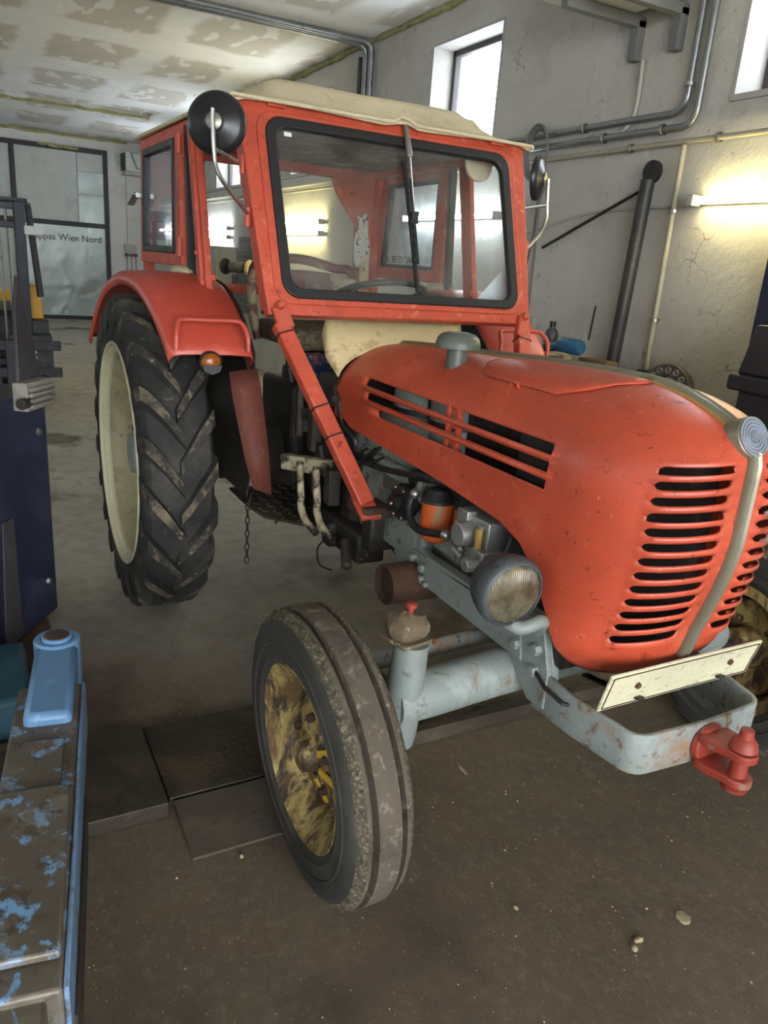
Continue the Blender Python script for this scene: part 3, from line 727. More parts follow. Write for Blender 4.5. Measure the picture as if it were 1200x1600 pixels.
# ---- front frame rails, axle, bumper
rp = [(-2.10, .58), (-2.10, .80), (-2.085, .82), (-2.065, .80), (-2.06, .70), (-2.0, .692), (-1.71, .70), (-1.47, .75), (-1.40, .75), (-1.345, .60), (-1.34, .56), (-1.33, .50), (-1.42, .475), (-1.50, .56), (-1.56, .58)]
rail = MB().prism([(x, 1.30, z) for x, z in rp], (0, .022, 0)).prism([(x, 1.281, z) for x, z in ((-2.0, .588), (-2.0, .685), (-1.72, .692), (-1.49, .735), (-1.46, .58))], (0, .021, 0)).bb(-2.0, -1.56, 1.281, 1.31, .678, .696).prism([(x, 1.288, z) for x, z in ((-2.10, .585), (-2.10, .685), (-1.99, .683), (-1.95, .60), (-1.99, .585))], (0, .014, 0)).prism([(x, 1.285, z) for x, z in ((-1.53, .57), (-1.50, .74), (-1.40, .74), (-1.35, .60), (-1.35, .49), (-1.42, .485))], (0, .018, 0))
RAILS = both('side_rail', rail, 'grey_paint', bevel=.004, smooth=False)
for s in (0, 1):
    for x, z, r in ((-2.075, .66, .014), (-2.075, .605, .013), (-2.01, .645, .016), (-2.01, .605, .016), (-1.975, .60, .010), (-1.485, .625, .016), (-1.40, .65, .017), (-1.40, .585, .017)):
        m = MB().lathe([(0, -.022), (r * .75, -.022), (r, -.016), (r, 0)], (x, 1.289, z), (0, 1, 0), 6)
        (m if s == 0 else m.mirrored(YC)).build('bolt', 'grey_rusty', RAILS[s], smooth=False)
both('frame_stiffener', MB().tube([(-1.40, 1.278, .592), (-1.34, 1.272, .568), (-1.28, 1.285, .552), (-1.25, 1.32, .55)], .006, 8), 'black_metal', smooth=False)
AXX = -1.543
ax = MB().tube(smoothpath([(AXX, .925, .485), (AXX, 1.05, .49), (AXX, 1.25, .505), (AXX, YC, .52)], 5) , .068, 24, cap=True)
axle = ax; am = ax.mirrored(YC); axle.add(am.v, am.f); axle.build('front_axle', 'grey_paint', TR)
kp = MB().lathe([(0, .36), (.045, .36), (.05, .40), (.052, .52), (.05, .56), (.046, .665), (.0, .665)], (AXX, .93, 0), (.02, .05, 1), 24)
both('kingpin_tube', kp, 'grey_paint')
cap = MB().ball((AXX, .953, .708), .052, 18, 12, (1, 1.05, .8))
_r = random.Random(9)
for v in cap.v:
    q_ = v - Vector((AXX, .953, .708)); k_ = max(abs(q_.x), abs(q_.y) / 1.05); l_ = math.hypot(q_.x, q_.y)
    if l_ > 1e-5: v.x += q_.x * (l_ / k_ - 1) * .55; v.y += q_.y * (l_ / k_ - 1) * .55
    v += Vector((_r.uniform(-1, 1), _r.uniform(-1, 1), _r.uniform(-1, 1))) * .004
cap.box((AXX, .952, .672), (.10, .095, .010), .2)
both('kingpin_cap', cap, 'grease')
MB().lathe([(0, 0), (.008, 0), (.008, .015), (.015, .017), (.015, .028), (.01, .032), (0, .032)], (AXX + .005, .957, .745), (0, 0, 1), 12).build('grease_nipple', 'hitch_red', TR)
MB().tube([(-1.73, .93, .50), (-1.73, 1.25, .515), (-1.73, YC, .52), (-1.73, 2.19, .50)], .027, 12).build('tie_rod', 'grey_rusty', TR)
both('steering_arm', MB().bar((AXX, .93, .50), (-1.73, .93, .50), .04, .03), 'oily_dark', bevel=.006)
both('stub_axle', MB().tube([(AXX, .93, .40), (AXX, .70, .388)], [.04, .03], 14), 'oily_dark')
# bumper: bent flat bar
bo = []
hw = .222
for s in (1,):
    P = [(-1.40, hw + .045), (-1.25, hw + .035), (-1.13, hw + .012)] + [(-1.115 + .05 * math.sin(a), hw - .04 + .05 * math.cos(a)) for a in [i * PI / 2 / 6 for i in range(7)]] + [(-1.06, .10), (-1.055, 0)]
    P = P + [(x, -y) for x, y in P[:-1]][::-1]
g = [[Vector((x, YC - y, zb)) for zb in (interp((-1.42, -1.25, -1.06), (.475, .47, .462), x), .52, interp((-1.42, -1.25, -1.06), (.60, .58, .573), x))] for x, y in P]
BUM = MB().sheet(g).build('bumper', 'grey_rusty', TR, solid=.013, offset=0, bevel=.003)
# tow hitch
HT_ = MB()
HT_.lathe([(0, 0), (.05, 0), (.055, -.012), (.055, -.02), (0, -.02)], (-1.03, YC + .005, .515), (1, 0, 0), 20)
for z in (.475, .545):
    pts = [(-1.035, -.05), (-1.0, -.05), (-.955, -.035)] + [(-.945 + .035 * math.cos(a), .035 * math.sin(a)) for a in [(-PI / 2 + i * PI / 8) for i in range(9)]] + [(-.955, .035), (-1.0, .05), (-1.035, .05)]
    HT_.prism([(x, YC + .005 + y, z - .011) for x, y in pts], (0, 0, .022))
hitch = HT_.build('tow_hitch', 'hitch_red', TR, bevel=.004)
MB().lathe([(0, .445), (.03, .447), (.034, .458), (.022, .464), (.02, .56), (.034, .562), (.03, .58), (.018, .592), (.016, .612), (0, .615)], (-.948, YC + .005, 0), (0, 0, 1), 18).build('hitch_pin', 'hitch_red', hitch)
# number plate (blank)
M = Matrix.Rotation(math.radians(14), 3, 'Y')
NPL = MB().box((-1.15, YC, .655), (.008, .55, .116), M).build('number_plate', 'plate_cream', TR, bevel=.003)
m = MB()
for y in (-.17, .17): m.lathe([(0, .012), (.008, .010), (.009, 0)], (-1.147, YC + y, .662), (1, 0, -.25), 10)
for zz in (-.05, .05): m.box((Vector((-1.15, YC, .655)) + M @ Vector((.005, 0, zz))), (.002, .53, .0022), M)
for yy in (-.265, .265): m.box((Vector((-1.15, YC, .655)) + M @ Vector((.005, yy, 0))), (.002, .0022, .10), M)
m.build('plate_rim_and_screws', 'rust_brown', NPL, smooth=False)
for y in (-.15, .15): MB().bar((-1.14, YC + y, .62), (-1.22, YC + y, .60), .02, .006).bar((-1.22, YC + y, .60), (-1.34, YC + y, .58), .02, .006).build('plate_bracket', 'black_metal', TR)
# headlights
for s in (-1, 1):
    hc = Vector((-1.395, YC + s * .405, .842)); hd = Vector((1, s * .02, -.05)).normalized()
    hl = MB().lathe([(0, -.108), (.03, -.104), (.057, -.09), (.077, -.066), (.088, -.038), (.0905, -.016), (.0945, -.014), (.0955, .0), (.094, .014), (.088, .022), (.081, .024), (.080, .018)], hc, hd, 40).build('headlight', 'lamp_dark', TR)
    MB().lathe([(.0, .040), (.03, .038), (.055, .032), (.072, .025), (.0815, .018)], hc, hd, 40).build('headlight_lens', 'lens_mat', hl)
    MB().tube(smoothpath([hc + Vector((-.03, 0, -.075)), hc + Vector((.02, -s * .03, -.10)), (hc.x + .03, YC + s * .31, .755), (hc.x - .02, YC + s * .275, .70)], 5), .019, 12).build('headlight_bracket', 'grey_paint', TR)
# ---- wheels
def front_wheel(sgn, camb):
    c = Vector((AXX, YC + sgn * .834, .3862)); R0, W = .3862, .1625
    ax_ = Vector((0, sgn, 0)); ax_ = (Matrix.Rotation(-sgn * camb, 3, 'X') @ ax_)
    # rim: offsets positive = outboard
    rim = MB().lathe([(.205, -.066), (.242, -.07), (.246, -.062), (.236, -.05), (.205, -.035), (.185, -.01), (.185, .012), (.20, .03), (.222, .046), (.235, .055), (.244, .062), (.247, .07), (.243, .073), (.236, .066), (.222, .055), (.196, .036), (.182, .016), (.178, -.012), (.17, -.018), (.15, .0), (.12, .018), (.085, .02), (.08, .028), (.06, .03)], c, ax_, 64)
    o = rim.build('front_wheel', 'rim_yellow', TR, origin=c)
    ty = MB(); prof = [(.240, -.062), (.246, -.072), (.262, -.076), (.267, -.0805), (.272, -.0785), (.30, -.0805), (.304, -.0835), (.308, -.081), (.315, -.081), (.342, -.078), (.358, -.072), (.366, -.067), (.374, -.060), (.380, -.053), (.380, -.044), (.358, -.040), (.358, -.032), (.385, -.028), (.3862, -.012), (.3862, .012), (.385, .028), (.358, .032), (.358, .040), (.380, .044), (.380, .053), (.374, .060), (.366, .067), (.358, .072), (.342, .078), (.315, .081), (.308, .081), (.304, .0835), (.30, .0805), (.272, .0785), (.267, .0805), (.262, .076), (.246, .072), (.240, .062)]
    n = 96; m = len(prof); e1 = Vector((1, 0, 0)); e2 = ax_.cross(e1); vs = []
    rnd = random.Random(5)
    for k in range(n):
        a = 2 * PI * k / n; d = e1 * math.cos(a) + e2 * math.sin(a)
        for i, (r, of) in enumerate(prof):
            q = rnd.uniform(-.0035, .0035) if .360 < r < .3805 and abs(of) > .05 else 0
            vs.append(c + d * (r + q) + ax_ * (of + q * .6))
    fs = []
    for k in range(n):
        j = (k + 1) % n
        for i in range(m - 1): fs.append((k * m + i, j * m + i, j * m + i + 1, k * m + i + 1))
    ty.add(vs, fs); ty.mi = []
    for k in range(n):
        for i in range(m - 1):
            rm_, om_ = (prof[i][0] + prof[i + 1][0]) / 2, abs(prof[i][1] + prof[i + 1][1]) / 2
            ty.mi.append(0 if rm_ < .361 and om_ > .06 else (1 if om_ > .056 else 2))
    t_ = ty.build('tyre', ['rubber_front', 'rubber_frayed', 'rubber_tread'], o, origin=c, angle=30)
    MB().lathe([(0, .075), (.022, .073), (.04, .066), (.045, .05), (.05, .03), (.07, .024), (.07, -.09), (0, -.09)], c, ax_, 28).build('hub', 'rim_yellow', o)
    for k in range(5):
        a = 2 * PI * k / 5 + .4; p = c + (e1 * math.cos(a) + e2 * math.sin(a)) * .10
        MB().lathe([(0, .038), (.011, .038), (.013, .02), (.013, .012)], p, ax_, 6).build('wheel_nut', 'rust_brown', o)
    for k in range(3):
        a = (.55, -.15, -.95)[k]; p = [c + (e1 * math.cos(a) + e2 * math.sin(a)) * r + ax_ * of for r, of in ((.065, .036), (.10, .028), (.13, .02))]
        MB().bar(p[0], p[-1], .018, .006, ax_).build('fresh_paint_streak', 'rim_yellow_inner', o)
    return o
def rear_wheel(sgn):
    c = Vector((-3.513, YC + sgn * .878, .7046)); ax_ = Vector((0, sgn, 0))
    rim = MB().lathe([(.44, -.135), (.492, -.14), (.502, -.136), (.498, -.128), (.47, -.12), (.45, -.06), (.445, .0), (.45, .06), (.468, .112), (.485, .124), (.499, .130), (.503, .138), (.499, .143), (.490, .140), (.484, .128), (.466, .122), (.458, .11), (.46, .098), (.448, .085), (.436, .062), (.43, .03), (.43, .0), (.435, -.06)], c, ax_, 72)
    rim.mi = [1 if (i_ % 22) >= 17 or (i_ % 22) < 7 else 0 for i_ in range(len(rim.f))]
    o = rim.build('rear_wheel', ['rim_cream', 'rim_dirty_shade'], TR, origin=c)
    # dished disc with scalloped edge
    g = []; n = 96; e1 = Vector((1, 0, 0)); e2 = ax_.cross(e1)
    for k in range(n + 1):
        a = 2 * PI * k / n; lobe = .5 - .5 * math.cos(4 * a + .25); ro = .30 + .125 * min(1, max(0, (lobe - .42) * 5))
        d = e1 * math.cos(a) + e2 * math.sin(a)
        g.append([c + d * r + ax_ * of for r, of in ((.07, .03), (.16, .03), (.18, .022), (.24, -.0), (.28, -.018), (ro - .014, -.022), (ro - .004, -.016), (ro, -.02), (ro, -.05))])
    MB().sheet(g).build('wheel_disc', 'rim_cream', o, fixn=True)
    MB().lathe([(0, .085), (.05, .085), (.085, .08), (.09, .07), (.095, .03), (.11, .028), (.11, -.2), (0, -.2)], c, ax_, 36).build('hub', 'grey_paint', o)
    for k in range(8):
        a = 2 * PI * k / 8; MB().lathe([(0, .055), (.014, .055), (.016, .032)], c + (e1 * math.cos(a) + e2 * math.sin(a)) * .14, ax_, 6).build('wheel_nut', 'bare_metal', o, smooth=False)
    prof = [(.485, -.118), (.50, -.134), (.54, -.142), (.585, -.142), (.625, -.134), (.65, -.116), (.664, -.08), (.671, -.03), (.672, 0), (.671, .03), (.664, .08), (.65, .116), (.625, .134), (.585, .142), (.54, .142), (.50, .134), (.485, .118)]
    MBt = MB().lathe(prof, c, ax_, 84)
    # lugs
    NL = 21; MBt.cur = 1
    def surf(y):
        ay = abs(y)
        return interp((0, .03, .08, .116, .134, .142), (.672, .671, .664, .65, .625, .585), ay)
    ii = 0
    for side in (-1, 1):
        for k in range(NL):
            a0 = 2 * PI * (k + (.5 if side > 0 else 0)) / NL
            secs = []
            for t, y, rr_, top in ((0, -.012, .670, .695), (.18, .02, .670, .7040), (.5, .065, .667, .7046), (.8, .112, .652, .701), (.95, .136, .62, .682), (1.04, .146, .585, .636), (1.07, .147, .56, .583)):
                a = a0 + .30 * (t ** .88); wa = .038 + .018 * t
                secs.append((a, y * side, rr_, top, wa))
            vs = []
            for a, y, rb, rt, wa in secs:
                for da, r in ((-wa * 1.25, rb - .006), (-wa * .82, rt), (wa * .82, rt), (wa * 1.25, rb - .006)):
                    aa = a + da; d = e1 * math.cos(aa * 1) + Vector((0, 0, 1)) * math.sin(aa); vs.append(c + d * r + Vector((0, y, 0)))
            fs = []
            for i in range(len(secs) - 1):
                for q in range(3): fs.append((i * 4 + q, i * 4 + q + 1, (i + 1) * 4 + q + 1, (i + 1) * 4 + q))
            fs += [(0, 1, 2, 3), tuple((len(secs) - 1) * 4 + q for q in (3, 2, 1, 0))]
            o_ = len(MBt.v); MBt.v += vs
            for fi, f in enumerate(fs):
                MBt.f.append([x_ + o_ for x_ in f]); MBt.mi.append(1 if (fi % 3 == 1 and fi < 18) else 0)
    MBt.build('tyre', ['rubber_rear', 'rubber_lug'], o, origin=c, angle=32)
    return o
for _s, _c in ((-1, .0508), (1, .0508)): front_wheel(_s, _c)
for _s in (-1, 1): rear_wheel(_s)

# ---- rear fenders
def fender():
    cx, cz = -3.513, .7046; g = []
    n = 34; a0, a1 = math.radians(146), math.radians(41)
    for i in range(n + 1):
        t = i / n; a = a0 + (a1 - a0) * t
        yo = interp((0, .3, .55, 1), (.53, .56, .60, .655), t); yi = .985
        r = interp((0, .15, .6, .85, 1), (.80, .80, .79, .79, .79), t)
        d = Vector((math.cos(a), 0, math.sin(a))); row = []
        for u, dr, dy in ((0, -.05, .004), (0, -.028, -.004), (0, -.008, .004), (.04, .006, 0), (.12, .012, 0), (.35, .016, 0), (.7, .014, 0), (.92, .006, 0), (.98, -.008, 0), (1, -.03, 0), (1, -.11, 0)):
            row.append(Vector((cx, yo + (yi - yo) * u + dy, cz)) + d * (r + dr))
        g.append(row)
    return MB().sheet(g)
fa = fender(); FR = fa.build('fender', 'red_fender', TR, solid=.004, offset=0, angle=60); FLF = fa.mirrored(YC).build('fender', 'red_fender', TR, solid=.004, offset=0, angle=60)
# inner side sheet of the fender
pts = [(-3.513 + .79 * math.cos(math.radians(a)), .985, .7046 + .79 * math.sin(math.radians(a))) for a in range(150, 36, -6)] + [(-2.9, .985, .9), (-3.0, .985, .62), (-3.9, .985, .62), (-4.1, .985, .8)]
both('fender_inner_sheet', MB().prism(pts, (0, .006, 0)), 'oily_dark', smooth=False)
# front skirt of the fender
sk = MB().sheet([[Vector((-2.885, .87, 1.17)), Vector((-2.882, .98, 1.185))], [Vector((-2.85, .872, 1.09)), Vector((-2.84, .985, 1.12))], [Vector((-2.81, .88, 1.0)), Vector((-2.80, .99, 1.0))], [Vector((-2.77, .90, .86)), Vector((-2.755, .995, .86))], [Vector((-2.73, .925, .74)), Vector((-2.715, .995, .715))]])
both('fender_skirt', sk, 'red_dirty_shade', solid=.006, offset=0)
def onf(y, adeg, dr=.022):
    a = math.radians(adeg); return Vector((-3.513 + (.79 + dr) * math.cos(a), y, .7046 + (.79 + dr) * math.sin(a)))
hd_ = MB().tube(smoothpath([onf(.675, 42), onf(.677, 45, .06), onf(.69, 48.5, .068), onf(.72, 49.5, .068), onf(.82, 49.5, .068), onf(.91, 49.5, .068), onf(.94, 48.5, .068), onf(.952, 45, .06), onf(.955, 42)], 4), .0095, 10)
both('grab_handle', hd_, 'red_fender')
for s in (-1, 1):
    lc = Vector((-2.895, YC + s * .76, 1.205)); ld = Vector((.9, 0, -.1)).normalized()
    lo_ = MB().lathe([(0, -.03), (.03, -.03), (.043, -.012), (.045, .008), (.04, .014)], lc, ld, 24).build('side_lamp', 'black_metal', TR)
    MB().lathe([(.0, .03), (.02, .028), (.034, .02), (.039, .01)], lc, ld, 24).build('amber_lens', 'amber', lo_)
    MB().prism([lc + ld * .018 + Vector((0, y, z)) for y, z in ((-.038, -.004), (.038, -.004), (.03, -.028), (0, -.04), (-.03, -.028))], ld * .012).build('lamp_lower', 'black_metal', lo_)

# ---- cab
def pz(zz): return -2.74 - (zz - 1.42) * .362           # rake of the windscreen plane
def py(side, zz): return YC + side * (.585 + (zz - 1.42) * .07)
fr = MB()
for s in (-1, 1):
    fr.bar((pz(1.40), py(s, 1.40) - s * .028, 1.40), (pz(2.15), py(s, 2.15) - s * .028, 2.15), .085, .05, (1, 0, .36))
    fr.bar((pz(1.42) - .03, py(s, 1.42) + s * .004, 1.42), (pz(2.15) - .03, py(s, 2.15) + s * .004, 2.15), .018, .06, (1, 0, .36))
fr.bar((pz(2.115), py(-1, 2.1), 2.115), (pz(2.115), py(1, 2.1), 2.115), .075, .05, (1, 0, .36))
fr.bar((pz(1.425), py(-1, 1.42), 1.425), (pz(1.425), py(1, 1.42), 1.425), .055, .05, (1, 0, .36))
CABF = fr.build('windscreen_frame', 'red_cab', TR, bevel=.006)
# inner hinged sash with rubber seal and pane
def rrect(y0, y1, z0, z1, r, n=6, taper=.03):
    out = []
    for cy_, cz_, a0 in ((y1 - r, z1 - r, 0), (y0 + r, z1 - r, PI / 2), (y0 + r, z0 + r, PI), (y1 - r, z0 + r, 3 * PI / 2)):
        for i in range(n + 1):
            a = a0 + PI / 2 * i / n; yy, zz = cy_ + r * math.cos(a), cz_ + r * math.sin(a)
            out.append((YC + (yy - YC) * (1 + taper * ((zz - 1.42) / .7 - .5)), zz))
    return out
nrmx = Vector((1, 0, .362)).normalized()
def onp(y, z, o): return Vector((pz(z), y, z)) + nrmx * o
def ring(outer, inner, o0, o1):
    n = len(outer); m = MB(); vs = [onp(*p, o1) for p in outer] + [onp(*p, o1) for p in inner] + [onp(*p, o0) for p in outer] + [onp(*p, o0) for p in inner]; fs = []
    for i in range(n):
        j = (i + 1) % n; fs += [(i, j, n + j, n + i), (2 * n + i, 3 * n + i, 3 * n + j, 2 * n + j), (i, 2 * n + i, 2 * n + j, j), (n + i, n + j, 3 * n + j, 3 * n + i)]
    return m.add(vs, fs)
o1_ = rrect(YC - .575, YC + .575, 1.435, 2.105, .07); i1_ = rrect(YC - .535, YC + .535, 1.462, 2.08, .06); i2_ = rrect(YC - .505, YC + .505, 1.490, 2.052, .05)
ring(o1_, i1_, .0, .032).build('windscreen_sash', 'red_cab', CABF, bevel=.004)
ring(rrect(YC - .545, YC + .545, 1.455, 2.087, .065), i2_, .01, .04).build('windscreen_seal', 'seal_rubber', CABF, bevel=.005)
MB().add([onp(*p, .022) for p in rrect(YC - .52, YC + .52, 1.475, 2.068, .055)], [tuple(range(28))]).build('windscreen_pane', 'cab_glass', CABF, smooth=False, solid=.004)
MB().add([onp(y, z, .0268) for y, z in ((1.085, 2.025), (1.115, 2.025), (1.115, 2.04), (1.085, 2.04))], [(0, 1, 2, 3)]).build('pane_sticker', 'sheet_white', CABF, smooth=False, solid=.0008)
# hinges of the sash
for y in (YC - .50, YC + .50): MB().tube([onp(y - .035, 2.125, .035), onp(y + .035, 2.125, .035)], .009, 8).build('sash_hinge', 'red_cab', CABF)
# corner brackets and sloping struts
for s in (-1, 1):
    m = MB().bar(onp(YC + s * .56, 1.425, .03), onp(YC + s * .535, 1.345, .035), .06, .03, (1, 0, 0)); m.lathe([(0, .02), (.012, .02), (.016, .008), (.018, 0)], onp(YC + s * .558, 1.425, .045), (1, 0, .3), 10)
    m.build('corner_bracket', 'red_cab', TR, bevel=.006)
    top_, bot = Vector((pz(1.37) + .02, YC + s * .555, 1.375)), Vector((-2.31, YC + s * .355, .785))
    st = MB().bar(top_, bot, .062, .045, (1, 0, .5)).box(bot + Vector((.0, 0, -.01)), (.12, .08, .02), Matrix.Rotation(.5, 3, 'Y')); so = st.build('cab_strut', 'red_cab', TR, bevel=.006)
    for t in (.06, .47, .63):
        p = top_.lerp(bot, t); d = (bot - top_).normalized(); MB().bar(p - d * .003, p + d * .003, .066, .049, (1, 0, .5)).build('strut_wire', 'black_metal', so, smooth=False)
    MB().box(bot + Vector((-.02, -s * .03, -.025)), (.14, .12, .04)).build('strut_mount', 'rust_brown', TR, bevel=.01)
# posts on the fenders, rear posts, rails
for s in (-1, 1):
    m = MB().bar((-3.27, YC + s * .665, 1.40), (-3.46, YC + s * .672, 2.12), .03, .085, (1, 0, 0)).bar((-3.285, YC + s * .672, 1.42), (-3.47, YC + s * .676, 2.12), .05, .05, (1, 0, 0))
    m.box((-3.28, YC + s * .66, 1.455), (.12, .09, .016), Matrix.Rotation(.3, 3, 'Y')); m.lathe([(0, .02), (.01, .018), (.014, 0)], (-3.335, YC + s * .688, 1.60), (0, s, 0), 12); m.box((-3.27, YC + s * .66, 1.505), (.03, .05, .03))
    m.build('cab_post', 'red_cab', TR, bevel=.006)
    MB().bar((-4.40, YC + s * .68, 1.40), (-4.42, YC + s * .68, 2.13), .05, .05, (1, 0, 0)).bar((-4.38, YC + s * .66, 1.42), (-3.9, YC + s * .62, 1.40), .03, .03).build('rear_post', 'red_cab', TR, bevel=.005)
    MB().bar((-3.02, YC + s * .635, 2.12), (-4.44, YC + s * .675, 2.12), .05, .045).build('roof_rail', 'red_cab', TR, bevel=.005)
    MB().bar((-3.515, YC + s * .672, 1.46), (-3.575, YC + s * .672, 2.11), .03, .035, (1, 0, 0)).build('dark_gap_bar', 'seal_rubber', TR, smooth=False)  # dark bar standing in for the dark cab interior beside the post
    # hinged side window
    A, B = Vector((-3.60, YC + s * .684, 0)), Vector((-4.36, YC + s * .70, 0))
    def q(t, z, o): p = A.lerp(B, t); return Vector((p.x - (.06 * (2.13 - z) / .6 if t > .5 else 0), p.y + s * o, z))
    m = MB()
    Fo = [(0, 1.535), (1, 1.535), (1, 2.118), (0, 2.118)]; Fi = [(.13, 1.60), (.90, 1.60), (.90, 2.06), (.13, 2.06)]; Fg = [(.16, 1.62), (.87, 1.62), (.87, 2.04), (.16, 2.04)]
    def fring(Aa, Bb, o0, o1):
        vs = [q(t, z, o) for o in (o0, o1) for L in (Aa, Bb) for t, z in L]; fs = []
        for i in range(4):
            j = (i + 1) % 4; fs += [(i, j, 4 + j, 4 + i), (8 + i, 12 + i, 12 + j, 8 + j), (i, 8 + i, 8 + j, j), (4 + i, 4 + j, 12 + j, 12 + i)]
        return MB().add(vs, fs)
    so = fring(Fo, Fi, -.015, .018).build('side_window_frame', 'red_cab', TR, bevel=.005)
    fring([(.115, 1.588), (.915, 1.588), (.915, 2.072), (.115, 2.072)], Fg, -.01, .026).build('side_window_seal', 'seal_rubber', so, bevel=.006)
    MB().add([q(t, z, .008) for t, z in [(.14, 1.605), (.89, 1.605), (.89, 2.055), (.14, 2.055)]], [(0, 1, 2, 3)]).build('side_window_pane', 'side_glass', so, smooth=False, solid=.004)
    MB().bar(q(.95, 1.86, .02), q(.95, 1.86, .055), .03, .03).bar(q(.94, 1.865, .05), q(1.09, 1.815, .055), .035, .01).build('window_handle', 'bare_metal', so, bevel=.004)
    MB().tube([q(0, 1.58, .02), q(0, 1.66, .02)], .014, 8).tube([q(0, 2.0, .02), q(0, 2.08, .02)], .014, 8).build('window_hinge', 'red_cab', so)
    # rag stuffed under the window
    MB().ball((-3.62, YC + s * .69, 1.515), .09, 14, 8, (1.5, .5, .32)).build('padding_rag', 'cream_canvas', TR)
# sticker lettering on the far pane, read from inside
MT = Matrix.Translation((-4.15, YC + .70, 1.645)) @ Matrix(((1, 0, 0, 0), (0, 0, -1, 0), (0, 1, 0, 0), (0, 0, 0, 1))) @ Matrix.Scale(-1, 4, (1, 0, 0))
textmesh('pane_lettering', 'MAJEVSTER  AGA', .055, MT, 'print_dark', TR, .0008)
# rear wall frame: header, gussets, sill
m = MB().bar((-4.43, YC - .69, 2.11), (-4.43, YC + .69, 2.11), .05, .07).bar((-4.43, YC - .69, 1.42), (-4.43, YC + .69, 1.42), .04, .05)
for s in (-1, 1):
    wl_ = .56 if s > 0 else .655
    m.prism([(-4.42, YC + s * .69, 2.1), (-4.42, YC + s * .36, 2.1), (-4.42, YC + s * .40, 2.0), (-4.42, YC + s * (wl_ - .03), 1.83), (-4.42, YC + s * wl_, 1.45), (-4.42, YC + s * .69, 1.45)], (.012, 0, 0))
REARW = m.build('rear_wall_frame', 'red_cab', TR, bevel=.004)
MB().bb(-4.405, -4.395, YC + .58, YC + .64, 1.50, 1.72).build('worn_panel', 'beige_paint', REARW, smooth=False)
rg_ = []
for i in range(7):
    rg_.append([Vector((-4.36 + .03 * math.sin(i * 1.3 + j), YC + .52 + .022 * j + .008 * math.sin(i * 2.1), 1.88 - .05 * i - .02 * math.sin(j * 2))) for j in range(5)])
MB().sheet(rg_).build('hanging_rag', 'rag_white', TR, solid=.006)
# roof: canvas over a raised frame
g = []
NX, NY = 26, 26
for i in range(NX + 1):
    u = i / NX; x = -2.945 - 1.53 * u; row = []
    for j in range(NY + 1):
        v = j / NY; hw_ = .672 + .045 * u; y = YC - hw_ + 2 * hw_ * v
        du = min(u * 1.52, (1 - u) * 1.52); dv = min(v, 1 - v) * 2 * hw_
        d = min(1, max(0, (min(du, dv * .9) - .07) / .16)); d = d * d * (3 - 2 * d)
        z = 2.158 + .095 * d + .05 * math.sin(PI * u) * math.sin(PI * v) + .006 * math.sin(9 * v + 4 * u)
        if i == 0: z -= .012; 
        if j in (0, NY): z -= .012
        if i <= 1 and abs(y - (YC + .03)) < .05: z += .03 * (1 - abs(y - YC - .03) / .05)
        row.append(Vector((x, y, z)))
    g.append(row)
RO = MB().sheet(g).build('roof_cover', 'cream_canvas', TR, solid=.012, angle=70)
MB().bb(-4.4, -3.0, YC - .62, YC + .62, 2.125, 2.135).build('headliner', 'seat_brown', TR, smooth=False)
# edge hem
hem = []
for k in range(40): hem.append((-2.942, YC - .672 + 1.344 * k / 39, 2.146 + (.03 * max(0, 1 - abs(-.672 + 1.344 * k / 39 - .03) / .05))))
MB().tube(hem, .007, 8).build('roof_hem', 'cream_canvas', RO)
both('roof_edge', MB().tube([(-2.94, YC - .674, 2.142), (-4.475, YC - .719, 2.142)], .009, 8), 'cream_canvas')
# wiper
MB().bar(onp(1.60, 2.125, .05), onp(1.60, 2.00, .062), .022, .016, nrmx).build('wiper_motor_arm', 'bare_metal', CABF, bevel=.005)
MB().tube([onp(1.60, 2.03, .062), onp(1.595, 1.78, .06)], .005, 8).build('wiper_arm', 'bare_metal', CABF)
m = MB().bar(onp(1.578, 1.99, .048), onp(1.588, 1.50, .048), .012, .012, nrmx).bar(onp(1.592, 1.92, .062), onp(1.592, 1.60, .062), .012, .006, nrmx)
for k in range(9): m.box(onp(1.588, 1.62 + .035 * k, .056), (.014, .022, .012))
m.box(onp(1.595, 1.775, .06), (.02, .03, .045)); m.build('wiper_blade', 'seal_rubber', CABF)
# mirrors
def mirror(c, n_, arm, r, s):
    c = Vector(c); n_ = Vector(n_).normalized()
    mo = MB().lathe([(0, .012), (.03, .014), (r * .35, .010), (r * .8, .0), (r * .97, -.014), (r, -.022), (r * .99, -.030), (r * .95, -.032)], c, n_, 44).build('mirror', 'mirror_black', TR)
    MB().lathe([(0, -.030), (r * .955, -.030)], c, n_, 44).build('mirror_glass', 'mirror_face', mo)
    MB().lathe([(.0, .022), (.017, .022), (.026, .018), (.026, .012)], c, n_, 20).build('mirror_boss', 'chrome_old', mo)
    for p in arm: MB().tube(smoothpath(p, 5), .0075, 8).build('mirror_arm', 'bare_metal', TR)
def mface():
    m = bpy.data.materials.new('mirror_face'); m.use_nodes = True; b = m.node_tree.nodes['Principled BSDF']; b.inputs['Metallic'].default_value = 1; b.inputs['Roughness'].default_value = .04; b.inputs['Base Color'].default_value = (.85, .87, .88, 1); MATS['mirror_face'] = m
mface()
c1 = Vector((-2.72, .765, 2.012)); n1_ = Vector((.86, -.5, .04)).normalized()
b1 = c1 + n1_ * .028
mirror(c1, n1_, [[b1 + Vector((0, 0, .035)), b1, b1 + Vector((.003, .004, -.09)), b1 + Vector((0, .012, -.14)), b1 + Vector((-.02, .05, -.19)), Vector((pz(1.75), .93, 1.745))], [b1 + Vector((.003, .004, -.085)), b1 + Vector((-.04, .07, -.10)), Vector((pz(1.93), .905, 1.925))]], .100, -1)
c2 = Vector((-2.97, 2.33, 2.03)); n2_ = Vector((.80, .60, -.02)).normalized()
